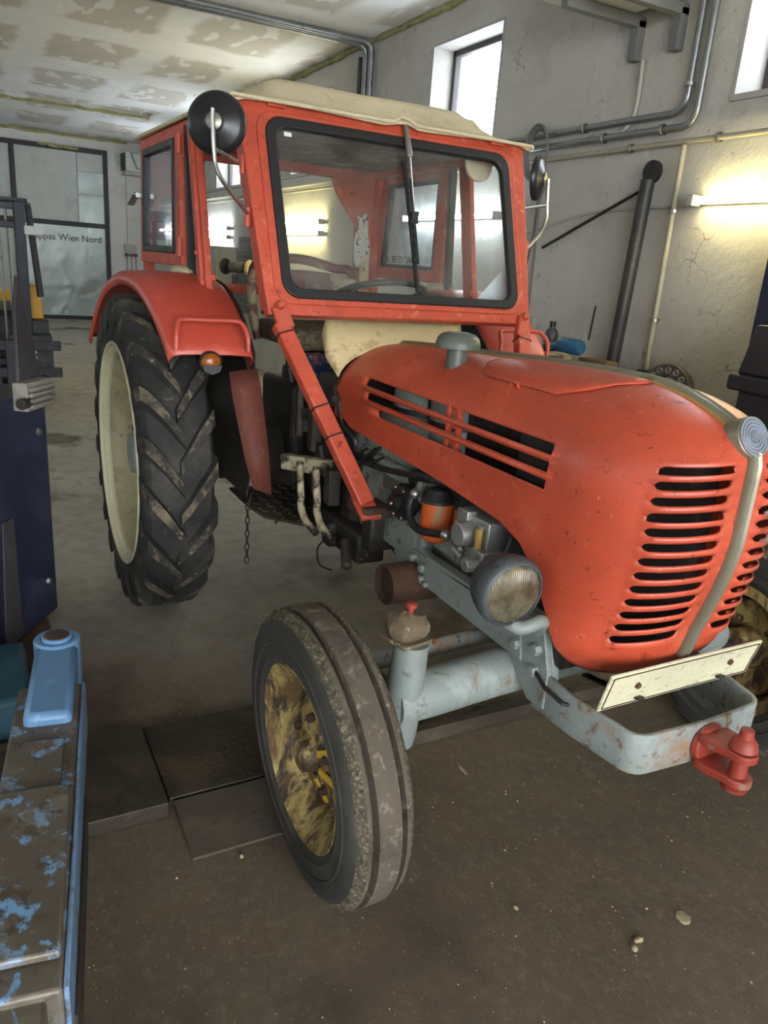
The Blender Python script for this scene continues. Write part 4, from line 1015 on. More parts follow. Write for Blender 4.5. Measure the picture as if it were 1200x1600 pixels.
b2 = c2 + n2_ * .028
mirror(c2, n2_, [[b2, b2 + Vector((0, .01, -.10)), b2 + Vector((.005, .012, -.17)), b2 + Vector((.02, -.03, -.24)), Vector((pz(1.73), 2.19, 1.715))], [b2 + Vector((0, .01, -.11)), Vector((pz(1.9), 2.20, 1.89))]], .095, 1)
for z in (1.90, 1.72):
    MB().tube([(pz(z) - .01, 2.195, z - .035), (pz(z) - .01, 2.195, z + .035)], .014, 10).build('mirror_bracket', 'red_cab', TR)
    MB().tube([(pz(z) - .01, 2 * YC - 2.195, z - .015), (pz(z) - .01, 2 * YC - 2.195, z + .05)], .012, 10).build('mirror_bracket', 'red_cab', TR)
# sun visor, white sheet behind the pane
MB().lathe([(0, 0), (.075, 0), (.075, .012), (0, .012)], (-3.05, 2.03, 2.06), (1, .1, .1), 24).build('sun_visor', 'cream_canvas', TR)
MB().prism([(-2.87, 1.95, 1.47), (-2.86, 2.10, 1.64), (-2.86, 2.15, 1.47)], (.003, 0, 0)).build('paper_sheet', 'sheet_white', TR, smooth=False)

# ---- seat, steering, platform
g = []
for i in range(9):
    a = -.9 + 1.8 * i / 8
    g.append([Vector((-3.86 + .05 * abs(a) ** 2 + .10 * abs(a), YC - .02 + .29 * a, z)) for z in (1.33, 1.42, 1.50, 1.555 - .03 * a * a)])
SB = MB().sheet(g).build('seat_backrest', 'seat_vinyl', TR, solid=.05, bevel=.012)
loop = smoothpath([(-3.66, 1.25, 1.22), (-3.68, 1.225, 1.35), (-3.70, 1.225, 1.50), (-3.73, 1.26, 1.57), (-3.80, 1.36, 1.60), (-3.82, 1.54, 1.605), (-3.80, 1.70, 1.575), (-3.74, 1.78, 1.55), (-3.70, 1.82, 1.35), (-3.68, 1.82, 1.22)], 5)
MB().tube(loop, .024, 10).build('seat_piping', 'seat_vinyl', SB)
MB().bb(-3.75, -3.15, 1.25, 1.85, 1.22, 1.315).build('seat_cushion', 'seat_brown', TR, bevel=.035)
MB().bb(-3.42, -3.12, 1.29, 1.63, 1.09, 1.215).build('floral_cushion', 'blue_floral', TR, bevel=.04)
MB().bb(-3.6, -3.2, 1.35, 1.75, 1.0, 1.11).build('seat_base', 'oily_dark', TR, bevel=.02)
sw = Vector((-3.12, YC + .06, 1.475)); sn = Vector((-.35, 0, 1)).normalized(); s1 = Vector((0, 1, 0)); s2_ = sn.cross(s1)
SWL = MB().tube([sw + s1 * .205 * math.cos(a) + s2_ * .205 * math.sin(a) for a in [2 * PI * i / 48 for i in range(48)]], .014, 10, closed=True).build('steering_wheel', 'black_metal', TR)
m = MB()
for k in range(3):
    a = PI / 2 + k * 2 * PI / 3; m.tube([sw - sn * .035, sw + s1 * .1 * math.cos(a) + s2_ * .1 * math.sin(a) - sn * .03, sw + s1 * .2 * math.cos(a) + s2_ * .2 * math.sin(a)], .008, 8)
m.lathe([(0, .02), (.035, .015), (.04, -.02), (0, -.05)], sw - sn * .03, sn, 20); m.build('wheel_spokes', 'black_metal', SWL)
MB().tube([sw - sn * .04, sw - sn * .04 + Vector((.25, 0, -.42))], .022, 12).build('steering_column', 'black_metal', TR)
MB().bb(-3.08, -2.84, 1.42, 1.72, 1.0, 1.28).build('dashboard', 'oily_dark', TR, bevel=.03)
# foot plate and pedals
pl = MB().prism([(-3.30, 1.0, .565), (-3.30, 1.36, .565), (-2.70, 1.36, .565), (-2.70, 1.16, .565), (-2.86, 1.02, .565), (-3.0, 1.0, .565)], (0, 0, .012)).build('foot_plate', 'steel_plate', TR, bevel=.004)
m = MB()
for i in range(11):
    for j in range(6): m.box((-3.27 + .05 * i, 1.04 + .05 * j, .58), (.034, .008, .006), (.6 if (i + j) % 2 else -.6))
m.build('tread_pattern', 'steel_plate', pl, smooth=False)
MB().bar((-2.99, 1.15, .775), (-2.75, 1.26, .80), .05, .065).build('brake_shaft', 'beige_worn', TR, bevel=.006)
for dx, dy in ((0, 0), (.09, .035)):
    pth = smoothpath([(-2.86 + dx, 1.17 + dy, .80), (-2.83 + dx, 1.16 + dy, .75), (-2.80 + dx, 1.155 + dy, .68), (-2.795 + dx, 1.155 + dy, .63), (-2.74 + dx, 1.155 + dy, .585), (-2.66 + dx, 1.17 + dy, .555)], 5)
    MB().tube(pth, .0155, 10).build('pedal_lever', 'beige_worn', TR)
m = MB().bb(-2.78, -2.42, 1.24, 1.36, .50, .62).bb(-2.70, -2.62, 1.21, 1.26, .50, .60).bb(-2.42, -2.34, 1.25, 1.38, .58, .72)
m.tube([(-2.45, 1.2, .60), (-2.34, 1.16, .53)], .02, 10); m.build('clutch_housing', 'oily_dark', TR, bevel=.012)
rnd = random.Random(3)
for k in range(26):
    x, z = rnd.uniform(-3.2, -2.6), rnd.uniform(.7, 1.15); y = rnd.uniform(1.22, 1.34)
    m = MB()
    if k % 2: m.tube([(x, y, z), (x + rnd.uniform(-.1, .1), y - .02, z + rnd.uniform(-.2, .2))], rnd.uniform(.008, .02), 8)
    else: m.box((x, y, z), (rnd.uniform(.04, .13), .05, rnd.uniform(.04, .15)), rnd.uniform(-.4, .4))
    m.build('control_linkage', 'oily_dark', TR, bevel=.004)
each('lever_quadrant', [MB().bb(-3.02, -2.98, 1.20, 1.23, .88, 1.10), MB().bb(-2.92, -2.86, 1.22, 1.27, .84, 1.04)], 'lever_mat', TR, bevel=.01)
m = MB()
for k in range(9):
    z = .60 - .03 * k; ring_ = [(-2.93 + (.009 * math.cos(a) if k % 2 else 0), .97 + (0 if k % 2 else .009 * math.cos(a)), z + .019 * math.sin(a)) for a in [2 * PI * i / 10 for i in range(10)]]
    m.tube(ring_, .0028, 6, closed=True)
m.tube([(-2.93, .97, .60), (-2.93, .985, .66)], .004, 6); m.build('check_chain', 'black_metal', TR)
MB().tube(smoothpath([(-2.62, 1.22, .55), (-2.70, 1.2, .48), (-2.66, 1.19, .42), (-2.56, 1.2, .43)], 6), .004, 6).build('loose_wire', 'black_metal', TR)
# ------------------------------------------------------------------ floor plates of the lift
def plate(name, x0, x1, y0, y1, z0, z1, mat, label, tread=False, tilt=None):
    if tread:
        t = thing(name, ((x0 + x1) / 2, (y0 + y1) / 2, 0), label, 'floor plate')
        p = MB().bb(x0, x1, y0, y1, z0, z1).build('plate', mat, t, bevel=.003, smooth=False)
        m = MB(); nx = int((x1 - x0) / .034); ny = int((y1 - y0) / .034)
        for i in range(nx):
            for j in range(ny):
                m.box((x0 + (i + .5) * (x1 - x0) / nx, y0 + (j + .5) * (y1 - y0) / ny, z1 + .0008), (.026, .0055, .0028), .785 if (i + j) % 2 else -.785)
        o = m.build('raised_tread', mat, t, smooth=False); o['kind'] = 'stuff'; return t
    o = MB().bb(x0, x1, y0, y1, z0, z1).build(name, mat, bevel=.003, smooth=False); return tag(o, label, 'floor plate')
plate('checker_plate', -2.345, -1.945, .415, 1.02, 0, .028, 'steel_plate', 'dark checker plate cover set in the floor behind the front wheel', True)
plate('checker_plate', -2.345, -1.97, 1.03, 2.2, 0, .03, 'steel_bright', 'worn brown checker plate crossing the floor under the front axle', True)
tag(MB().bb(-1.97, -1.93, 1.03, 2.2, 0, .055).build('channel_edge', 'steel_plate', bevel=.003, smooth=False), 'dark steel edge bar along the checker plate under the axle', 'steel bar')
plate('smooth_plate', -2.34, -1.90, -.5, .405, 0, .05, 'steel_plate', 'smooth dark steel plate between the blue lift arm and checker plate')
rp_ = MB().prism([(-1.93, .425, .0), (-1.93, .425, .028), (-1.70, .425, .008), (-1.70, .425, 0)], (0, .58, 0)).build('ramp_plate', 'steel_bright', smooth=False); tag(rp_, 'sloping bare steel ramp plate against the front wheel', 'ramp plate')

# ------------------------------------------------------------------ lift arm near the camera
LA = thing('vehicle_lift', (-1.6, .06, 0), 'worn light blue lift arm with a round pad socket at its end', 'vehicle lift')
d_ = Vector((-1.21, .155, 0)).normalized(); sd = Vector((-d_.y, d_.x, 0)); e0 = Vector((-2.40, .168, 0))     # e0 far end, d_ points to the far end
d_ = Vector((-.9885, .151, 0)).normalized(); sd = Vector((d_.y, -d_.x, 0))
def LP(t, s, z): return e0 - d_ * t + sd * s + Vector((0, 0, z))
def abox(m, t0, t1, s0, s1, z0, z1, dz=0):
    vs = [LP(t, s, z + (dz if t == t1 else 0)) for t in (t0, t1) for s in (s0, s1) for z in (z0, z1)]
    return m.add(vs, [(0, 1, 3, 2), (4, 6, 7, 5), (0, 4, 5, 1), (2, 3, 7, 6), (0, 2, 6, 4), (1, 5, 7, 3)])
abox(MB(), .04, .47, -.062, .06, .27, .402).build('extension_head', 'lift_blue', LA, bevel=.018)
MB().lathe([(0, .24), (.066, .24), (.069, .26), (.069, .405), (.064, .41), (.05, .41), (.046, .404), (.046, .415), (.042, .419), (0, .419)], LP(.04, 0, 0), (0, 0, 1), 36).build('pad_socket', 'lift_blue', LA)
MB().lathe([(0, .421), (.036, .421), (.040, .417)], LP(.04, 0, 0), (0, 0, 1), 28).build('socket_plug', 'rust_brown', LA)
abox(MB(), .26, 1.30, -.092, .078, .21, .368).build('arm_sleeve', 'lift_worn', LA, bevel=.008)
abox(MB(), .26, 1.30, .078, .088, .22, .370).build('side_flange', 'lift_flange', LA, bevel=.004)
abox(MB(), .55, .80, -.085, .045, .368, .378).build('cover_plate', 'lift_worn', LA, bevel=.003)
abox(MB(), .76, 1.24, -.12, .072, .372, .392).build('top_plate', 'lift_worn', LA, bevel=.006)
abox(MB(), 1.1, 2.9, -.13, .05, .20, .35).build('inner_beam', 'lift_worn', LA, bevel=.008)
abox(MB(), .62, 1.25, -.08, .094, .10, .24).build('guard_sheet', 'oily_dark', LA, bevel=.003)
MB().lathe([(0, 0), (.10, 0), (.10, .36), (0, .36)], LP(2.85, 0, 0), (0, 0, 1), 28).build('pivot_post', 'teal', LA)

# ------------------------------------------------------------------ dark lift column behind it
LC = thing('lift_column', (-3.2, -.15, 0), 'dark navy lift column with a tapered fin and ribbed pad before the forklift', 'lift column')
a_, b_ = Vector((-3.43, .25, 0)), Vector((-3.10, .035, 0))
dn = (b_ - a_).normalized(); nn = Vector((-dn.y, dn.x, 0)) * -1
def cbox(m, p0, p1, dpt, z0, z1):
    n2 = Vector((dn.y, -dn.x, 0)) 
    vs = [p + n2 * q_ + Vector((0, 0, z)) for p in (p0, p1) for q_ in (0, dpt) for z in (z0, z1)]
    return m.add(vs, [(0, 1, 3, 2), (4, 6, 7, 5), (0, 4, 5, 1), (2, 3, 7, 6), (0, 2, 6, 4), (1, 5, 7, 3)])
cbox(MB(), a_, a_ + dn * .62, .30, 0.02, 1.02).build('carriage_panel', 'navy', LC, bevel=.006)
cbox(MB(), a_ + dn * .36, a_ + dn * .62, .42, 1.02, 2.0).build('column_tower', 'navy', LC, bevel=.006)
p_ = a_ + dn * .30
n2c = Vector((-dn.y, dn.x, 0))
MB().prism([p_ + dn * .02 + Vector((.05, -.02, z)) for z in (0,)] + [p_ + dn * .02 + Vector((.07, -.045, .62)), p_ + dn * .02 + Vector((.07, -.045, .02))], dn * .012).build('gusset', 'navy_fin', LC, smooth=False) if False else None
for k_ in range(2):
    q0 = a_ + dn * (.36 + .20 * k_); cbox(MB(), q0 + n2c * .001, q0 + dn * .06 + n2c * .001, -.018, 1.02, 1.99).build('tower_flange', 'navy_fin', LC, bevel=.003)
cbox(MB(), a_ + dn * .44, a_ + dn * .54, -.10, 1.25, 1.55).build('drive_motor_box', 'lamp_dark', LC, bevel=.01)
for z_ in (.18, .85):
    for t_ in (.07, .55): MB().lathe([(0, .012), (.014, .012), (.018, 0)], a_ + dn * t_ + n2c * .001 + Vector((0, 0, z_)), n2c, 6).build('bolt', 'bare_metal', LC, smooth=False)
rb = MB().add([p_ + Vector((.0, 0, .03)), p_ + Vector((.10, -.065, .03)), p_ + Vector((.06, -.04, .55)), p_ + Vector((0, 0, .55))], [(0, 1, 2, 3)]).build('gusset', 'navy_fin', LC, solid=.012, smooth=False, offset=0)
n2_ = Vector((dn.y, -dn.x, 0)); n2_ = n2_ if n2_.x > 0 else -n2_
MB().prism([a_ + dn * .10 + n2_ * .0, a_ + dn * .62 + n2_ * 0, a_ + dn * .62 + n2_ * .22, a_ + dn * .34 + n2_ * .17], (0, 0, .022)).build('base_plate', 'rust_brown', LC, bevel=.003, smooth=False)
fin = [a_ + dn * .02 + n2_ * .01 + Vector((0, 0, 1.02)), a_ + dn * .20 + n2_ * .01 + Vector((0, 0, 1.02)), a_ + dn * .19 + n2_ * .01 + Vector((0, 0, 1.35)), a_ + dn * .155 + n2_ * .01 + Vector((0, 0, 1.47))]
MB().prism(fin, n2_ * -.014).build('tapered_fin', 'navy_fin', LC, bevel=.002, smooth=False)
m = MB()
for k in range(4): m.bar(a_ + dn * .05 + n2_ * .07 + Vector((0, 0, .985 + .022 * k)), a_ + dn * .23 + n2_ * .07 + Vector((0, 0, .985 + .022 * k)), .016, .013)
cbox(m, a_ + dn * .045 + n2_ * .06, a_ + dn * .235 + n2_ * .06, .06, .965, 1.075); m.build('ribbed_pad', 'rib_rubber', LC, bevel=.004)
m = MB().tube([a_ + dn * .22 + n2_ * .05 + Vector((0, 0, 1.0)), a_ + dn * .265 + n2_ * .05 + Vector((0, 0, 1.0))], .022, 14).tube(smoothpath([a_ + dn * .05 + n2_ * .03 + Vector((0, 0, 1.07)), a_ + dn * .0 + n2_ * .02 + Vector((0, 0, 1.03)), a_ + dn * .01 + Vector((0, 0, .99))], 4), .018, 8); m.build('pad_clamp', 'black_metal', LC)
tag(MB().bb(-2.88, -2.45, -.55, .085, 0, .16).build('lift_floor_box', 'teal', bevel=.02), 'low teal painted steel box on the floor beside the blue arm', 'steel box')

# ------------------------------------------------------------------ forklift further back
FK = thing('forklift', (-8.3, .1, 0), 'forklift truck with a dark mast and yellow cowl near the metal door', 'forklift')
m = MB()
for y in (-.30, .47): m.bb(-8.06, -7.96, y - .045, y + .045, .06, 1.92).bb(-8.15, -8.08, y - .03 , y + .05, .1, 1.86)
for z in (1.88, 1.72, .5): m.bb(-8.06, -8.0, -.30, .47, z - .03, z + .03)
m.build('mast', 'forklift_blue', FK, bevel=.006)
m = MB()
for y in (.02, .2): m.tube([(-8.02, y, .1), (-8.02, y, 1.7)], .03, 10)
for y in (.30, .36): m.tube([(-8.02, y, .3), (-8.02, y, 1.85)], .011, 8)
m.build('mast_cylinder', 'bare_metal', FK)
m = MB()
for y in (.56, -.45): m.bar((-8.25, y, 1.9), (-8.05, y + .05, 1.1), .05, .05).bar((-8.25, y, 1.9), (-9.4, y, 1.95), .05, .05).bar((-9.4, y, 1.95), (-9.5, y, 1.0), .05, .05)
m.bb(-9.4, -8.25, -.45, .56, 1.93, 1.96); m.build('overhead_guard', 'forklift_dark', FK, bevel=.004)
MB().prism([(-8.08, .44, .89), (-8.08, .63, .89), (-8.08, .60, 1.19), (-8.08, .44, 1.19)], (-.5, 0, 0)).build('yellow_cowl', 'forklift_yellow', FK, bevel=.01)
MB().bb(-9.6, -8.2, -.5, .6, .25, .95).build('body', 'forklift_dark', FK, bevel=.05)
MB().bb(-10.0, -9.5, -.5, .6, .35, 1.05).build('counterweight', 'forklift_yellow', FK, bevel=.08)
MB().bb(-8.10, -7.98, .40, .66, .76, .89).tube([(-8.0, .42, .72), (-8.0, .68, .72)], .05, 14).build('tilt_block', 'forklift_dark', FK, bevel=.01)
m = MB()
for z in (.66, .41): m.bb(-7.97, -7.91, -.5, .75, z - .045, z + .045)
m.bb(-7.985, -7.94, .3, .68, .36, .75); m.build('fork_carriage', 'forklift_dark', FK, bevel=.005)
m = MB()
for z in (.60, .55, .50): m.lathe([(0, .008), (.018, .008), (.018, 0)], (-7.935, .52, z), (1, 0, 0), 12)
m.build('carriage_stickers', 'white_plastic', FK, smooth=False)
for y in (-.25, .32): MB().bb(-7.91, -7.85, y - .05, y + .05, .08, .72).bb(-7.91, -6.95, y - .05, y + .05, .05, .09).build('fork', 'forklift_dark', FK, bevel=.006)
MB().bb(-8.02, -7.95, .50, .66, 1.64, 1.72).build('work_lamp', 'white_plastic', FK, bevel=.01)
for x in (-8.35, -9.6):
    for y in (-.42, .52): MB().lathe([(.1, -.09), (.24, -.09), (.27, -.07), (.27, .07), (.24, .09), (.1, .09), (0, .06)], (x, y, .27), (0, 1, 0), 28).build('wheel', 'rubber_rear', FK)

# ------------------------------------------------------------------ things on the far wall
HE = thing('wall_heater', (XF + .2, 3.45, 3.1), 'pale fan heater unit mounted high beside the metal door', 'heater')
MB().bb(XF, XF + .35, 3.2, 3.85 - .06, 3.13, 3.52).build('casing', 'white_plastic', HE, bevel=.01)
m = MB()
for k in range(7): m.bb(XF + .05, XF + .3, 3.14, 3.19, 3.16 + .05 * k, 3.19 + .05 * k)
m.build('louvre', 'black_metal', HE, smooth=False)
MB().tube([(XF + .38, 3.3, 3.5), (XF + .38, 3.42, 3.2)], .02, 8).tube([(XF + .38, 3.3, 3.5), (XF + .38, 3.78, 3.49)], .016, 8).tube([(XF + .38, 3.42, 3.2), (XF + .38, 3.78, 3.19)], .016, 8).build('water_pipe', 'conduit', HE)
MB().bb(XF, XF + .4, 3.17, 3.78, 3.07, 3.12).build('bracket', 'box_grey', HE, smooth=False)
tag(MB().bb(XF, XF + .02, 3.24, 3.26, 1.65, 3.07).build('heater_cable', 'box_grey', smooth=False), 'thin cable running down from the heater to the sockets', 'cable')
SK_ = thing('socket_panel', (XF, 3.28, 1.5), 'pale socket box on the wall beside the metal door', 'socket box')
MB().bb(XF, XF + .08, 3.18, 3.42, 1.52, 1.66).build('box', 'box_grey', SK_, bevel=.008)
for y, mt in ((3.22, 'lamp_dark'), (3.32, 'hitch_red'), (3.41, 'lamp_dark')): MB().lathe([(0, .1), (.035, .1), (.04, 0)], (XF, y, 1.44), (1, 0, 0), 14).tube([(XF + .05, y, 1.42), (XF + .05, y + .01, .95)], .008, 6).build('socket', mt, SK_)

# ------------------------------------------------------------------ fluorescent lamps on the right wall
def tube_lamp(x0, x1, z, mat, n, label):
    t = thing('fluorescent_lamp', ((x0 + x1) / 2, YW - .05, z), label, 'lamp', 'tube lamps along the window wall')
    MB().bb(x0 - .03, x1 + .03, YW - .04, YW, z - .02, z + .02).build('batten', 'box_grey', t, bevel=.006)
    for k in range(n):
        zz = z - .13 * k
        MB().tube([(x0, YW - .085, zz), (x1, YW - .085, zz)], .019, 12).build('tube', mat, t)
        if k: MB().bb(x0 - .03, x1 + .03, YW - .04, YW, zz - .02, zz + .02).build('batten', 'box_grey', t, bevel=.006)
        for xx2 in (x0, x1): MB().bb(xx2 - .025, xx2 + .02, YW - .11, YW - .04, zz - .03, zz + .03).build('lamp_holder', 'box_grey', t, bevel=.006)
tube_lamp(-3.34, -1.84, 2.09, 'tube_warm', 1, 'single warm tube lamp on the cracked wall beside the vertical cream pipe')
tube_lamp(-6.75, -5.25, 2.05, 'tube_cool', 1, 'single cool white tube lamp on the wall under the large window')
tube_lamp(-10.25, -8.75, 2.05, 'tube_warm', 2, 'twin warm tube lamp on the wall behind the tractor cab')
tube_lamp(-13.95, -12.45, 2.0, 'tube_cool', 2, 'twin cool tube lamp above the grey cupboard')
tube_lamp(-17.3, -15.8, 2.0, 'tube_cool', 1, 'tube lamp on the wall near the metal door')
for i, x0 in enumerate((-1.0, -6.0, -11.0, -16.0)):  # lamps out of view, added to fill the room with light
    t = thing('fluorescent_lamp', (x0, YL, 2.6), ('added unseen twin tube lamp on the blank wall beside the added gate', 'added unseen twin tube lamp on the blank wall opposite the tractor cab', 'added unseen twin tube lamp on the blank wall opposite the cupboard', 'added unseen twin tube lamp on the blank wall close to the metal door')[i], 'lamp', 'added fill lamps on the unseen wall opposite the windows')
    MB().bb(x0 - .8, x0 + .8, YL, YL + .05, 2.5, 2.7).build('batten', 'white_plastic', t, bevel=.006)
    for z in (2.55, 2.65): MB().tube([(x0 - .75, YL + .085, z), (x0 + .75, YL + .085, z)], .019, 12).build('tube', 'tube_cool', t)

# ------------------------------------------------------------------ pipes and wall fittings
def pipe(name, pts, r, mat, label, k=1, cat='pipe', clips=()):
    t = thing(name, (pts[0][0], pts[0][1], pts[0][2]), label, cat)
    P = smoothpath(pts, k) if k > 1 else pts
    MB().tube(P, r, 10).build('run', mat, t)
    for c_ in clips: MB().lathe([(r + .006, -.012), (r + .012, -.01), (r + .012, .01), (r + .006, .012)], c_[:3], c_[3:], 12).build('clip', 'bare_metal', t)
    return t
y1 = YW - .045
def bend(a, b, c, r=.09):
    a, b, c = Vector(a), Vector(b), Vector(c); u = (a - b).normalized(); v = (c - b).normalized()
    return [a] + [b + u * r * (1 - math.sin(t)) + v * r * (1 - math.cos(t)) for t in [i * PI / 2 / 6 for i in range(7)]] + [c]
pipe('wall_conduit', bend((XF + .4, y1, 2.58), (-3.55, y1, 2.58), (-3.55, y1, H)), .021, 'conduit', 'upper galvanised conduit along the wall turning up near the bracket', clips=[(-4.4, y1, 2.58, 1, 0, 0), (-5.0, y1, 2.58, 1, 0, 0), (-3.55, y1, 2.72, 0, 0, 1)])
pipe('wall_conduit', bend((XF + .4, y1, 2.50), (-3.46, y1, 2.50), (-3.46, y1, H)), .021, 'conduit', 'lower galvanised conduit along the wall turning up beside its twin', clips=[(-4.2, y1, 2.50, 1, 0, 0), (-3.7, y1, 2.50, 1, 0, 0)])
pipe('wall_pipe', [(XF + .4, YW - .035, 2.42), (2, YW - .035, 2.42)], .016, 'conduit_cream', 'thin cream pipe running level along the wall below the conduits', clips=[(-3.95, YW - .035, 2.42, 1, 0, 0), (-3.28, YW - .035, 2.42, 1, 0, 0), (-4.9, YW - .035, 2.42, 1, 0, 0)])
dp = pipe('drop_pipe', [(-3.51, YW - .046, 2.40), (-3.50, YW - .046, 1.10)], .017, 'conduit_cream', 'vertical cream pipe with a black tap beside the leaning tube', clips=[(-3.505, YW - .046, 2.04, 0, 0, 1), (-3.50, YW - .046, 1.41, 0, 0, 1)])
MB().ball((-3.5, YW - .04, 1.085), .03, 12, 8).tube([(-3.56, YW - .05, 1.08), (-3.46, YW - .05, 1.085)], .018, 8).build('tap', 'black_metal', dp)
pipe('ceiling_pipe', bend((-7.83, -3.0, H - .05), (-7.83, YW - .06, H - .05), (-7.83, YW - .06, .2)), .028, 'conduit', 'galvanised ceiling pipe turning down the wall by the window')
pipe('ceiling_pipe', bend((-7.70, -3.0, H - .05), (-7.70, YW - .06, H - .05), (-7.70, YW - .06, .2)), .028, 'conduit', 'second galvanised ceiling pipe nearer the window')
pipe('wall_pipe', [(-8.0, YW - .04, 2.6), (-8.0, YW - .04, 3.62)], .022, 'dark_pole', 'short dark vertical pipe on the wall beside the ceiling pipes')
pipe('ceiling_pipe', [(-7.95, -3.0, H - .03), (-7.95, 2.4, H - .03)], .022, 'conduit', 'thin ceiling pipe behind the twin galvanised pipes')
pole = thing('leaning_pole', (-3.74, YW - .1, 1.0), 'dark exhaust tube with round disc end leaning on the wall', 'pole')
MB().tube([(-3.71, YW - .085, 2.22), (-3.78, YW - .11, .02)], .042, 16).build('tube', 'dark_pole', pole)
MB().lathe([(0, -.03), (.05, -.03), (.066, -.02), (.066, .01), (0, .02)], (-3.70, YW - .075, 2.265), (0, -1, 0), 24).build('disc', 'black_metal', pole)
MB().tube([(-3.74, YW - .04, 2.19), (-4.70, YW - .03, 1.82)], .011, 8).build('brace_rod', 'black_metal', pole)
pipe('lamp_cable', [(-5.1, YW - .012, 1.90), (-4.75, YW - .012, 1.96), (-4.45, YW - .012, 2.02), (-4.2, YW - .012, 2.055), (-3.8, YW - .012, 2.065), (-3.38, YW - .012, 2.075)], .009, 'box_grey', 'grey cable sagging along the wall to the warm tube lamp', 5, 'cable')
co = thing('cable_coil', (-4.83, YW - .04, 2.4), 'coil of grey cable hung on the conduits behind the round mirror', 'cable coil')
m = MB()
for k in range(4): m.tube([(-4.83 + (.11 + .008 * k) * math.cos(a), YW - .08 - .008 * k, 2.46 + (.15 + .012 * k) * math.sin(a)) for a in [2 * PI * i / 28 for i in range(28)]], .008, 6, closed=True)
m.build('loops', 'shutter_grey', co)
MB().tube(smoothpath([(-4.80, YW - .06, 2.32), (-4.80, YW - .05, 2.0), (-4.83, YW - .05, 1.75), (-4.92, YW - .04, 1.5), (-5.1, YW - .04, 1.3)], 6), .009, 6).tube(smoothpath([(-4.77, YW - .05, 2.32), (-4.76, YW - .06, 2.0), (-4.75, YW - .06, 1.7), (-4.73, YW - .07, 1.33)], 5), .012, 6).build('hanging_end', 'shutter_grey', co)
tag(MB().bb(-4.76, -4.68, YW - .05, YW, 1.22, 1.32).build('wall_socket', 'box_grey', bevel=.008), 'small grey socket on the wall above the cluttered bench', 'socket')
tag(MB().bar((-4.08, YW - .005, 1.45), (-4.10, YW - .005, 1.22), .012, .006, (0, 1, 0)).build('wall_strip', 'dark_pole', smooth=False), 'thin dark strip fixed upright on the wall above the bench', 'strip')
# bracket shelf of the air unit high on the wall
BR = thing('unit_bracket', (-4.1, YW - .3, 3.2), 'grey steel wall bracket carrying a pale unit near the ceiling', 'bracket')
for x in (-4.05, -3.72):
    MB().bb(x - .03, x + .03, YW - .62, YW, 3.10, 3.16).bb(x - .03, x + .03, YW - .06, YW, 2.92, 3.14).build('angle_arm', 'shutter_grey', BR, bevel=.004, smooth=False)
MB().bb(-4.25, -3.62, YW - .65, YW - .08, 3.17, 3.6).build('unit', 'white_plastic', BR, bevel=.01, smooth=False)
pipe('wall_conduit', smoothpath([(-3.98, YW - .02, 2.92), (-3.98, YW - .02, 2.62), (-4.1, YW - .03, 2.5)], 4), .014, 'box_grey', 'thin grey conduit dropping from the wall bracket')

# ------------------------------------------------------------------ bench with clutter by the wall
BN = thing('workbench', (-4.2, 3.3, 0), 'rough wooden bench with stacked boards against the window wall', 'bench')
for i in range(4): MB().bb(-5.0, -3.5, 3.05 + .125 * i, 3.165 + .125 * i, 1.07, 1.10).build('plank', 'wood', BN, bevel=.003)
MB().bb(-5.0, -3.5, 3.05, 3.09, .93, 1.07).build('apron', 'wood', BN, bevel=.003)
for i, (x0, x1, y) in enumerate(((-3.9, -3.52, 3.12), (-4.0, -3.54, 3.28), (-3.75, -3.5, 3.46))): MB().bb(x0, x1, y - .05, y + .05, 1.10, 1.122 + .012 * i).build('loose_board', 'wood', BN, bevel=.002)
for x in (-4.9, -3.7):
    for y in (3.10, 3.5): MB().bb(x - .04, x + .04, y - .04, y + .04, 0, 1.07).build('leg', 'wood', BN, bevel=.004)
bt = thing('oil_bottle', (-4.10, 3.46, 1.102), 'dark plastic bottle standing on the bench by the wall', 'bottle')
MB().lathe([(0, 1.102), (.042, 1.102), (.045, 1.11), (.045, 1.25), (.036, 1.28), (.018, 1.295), (.018, 1.305), (0, 1.306)], (-4.10, 3.46, 0), (0, 0, 1), 20).build('body', 'lamp_dark', bt)
MB().lathe([(.02, 1.302), (.021, 1.335), (0, 1.337)], (-4.10, 3.46, 0), (0, 0, 1), 16).build('cap', 'black_metal', bt)
tl = thing('grinder', (-3.85, 3.38, 1.14), 'blue cylindrical power tool lying on the bench', 'tool')
MB().lathe([(0, -.09), (.045, -.09), (.05, -.08), (.05, .07), (.04, .085), (0, .085)], (-3.80, 3.38, 1.205), (1, .15, .0), 24).build('motor', 'tool_blue', tl)
MB().tube([(-3.88, 3.37, 1.20), (-4.02, 3.35, 1.17)], [.03, .022], 14).build('neck', 'tool_blue', tl)
MB().tube([(-4.0, 3.35, 1.175), (-4.17, 3.32, 1.15)], [.028, .022], 12).build('handle', 'black_metal', tl)
for q3, (x0, y0, z0, x1, y1_, z1, r_) in enumerate(((-4.25, 3.20, 1.125, -4.03, 3.22, 1.15, .011), (-4.2, 3.14, 1.125, -4.03, 3.15, 1.15, .010), (-4.32, 3.27, 1.125, -4.2, 3.25, 1.16, .012))):
    ho = thing('hose_fitting', (x0, y0, 1.1), ('bright curved pipe clamp on the bench before the blue tool', 'thin metal pipe end at the front of the bench', 'short metal hose end beside the clear bottle')[q3], 'hose fitting')
    MB().tube(smoothpath([(x0, y0, z0), ((x0 + x1) / 2, y0 - .01, z1 + .02), (x1, y1_, z1 - .01)], 5), r_, 8).build('pipe', 'bare_metal', ho)
    MB().ball((x1, y1_, z1 - .01), r_ * 1.7, 10, 8).build('union', 'bare_metal', ho)
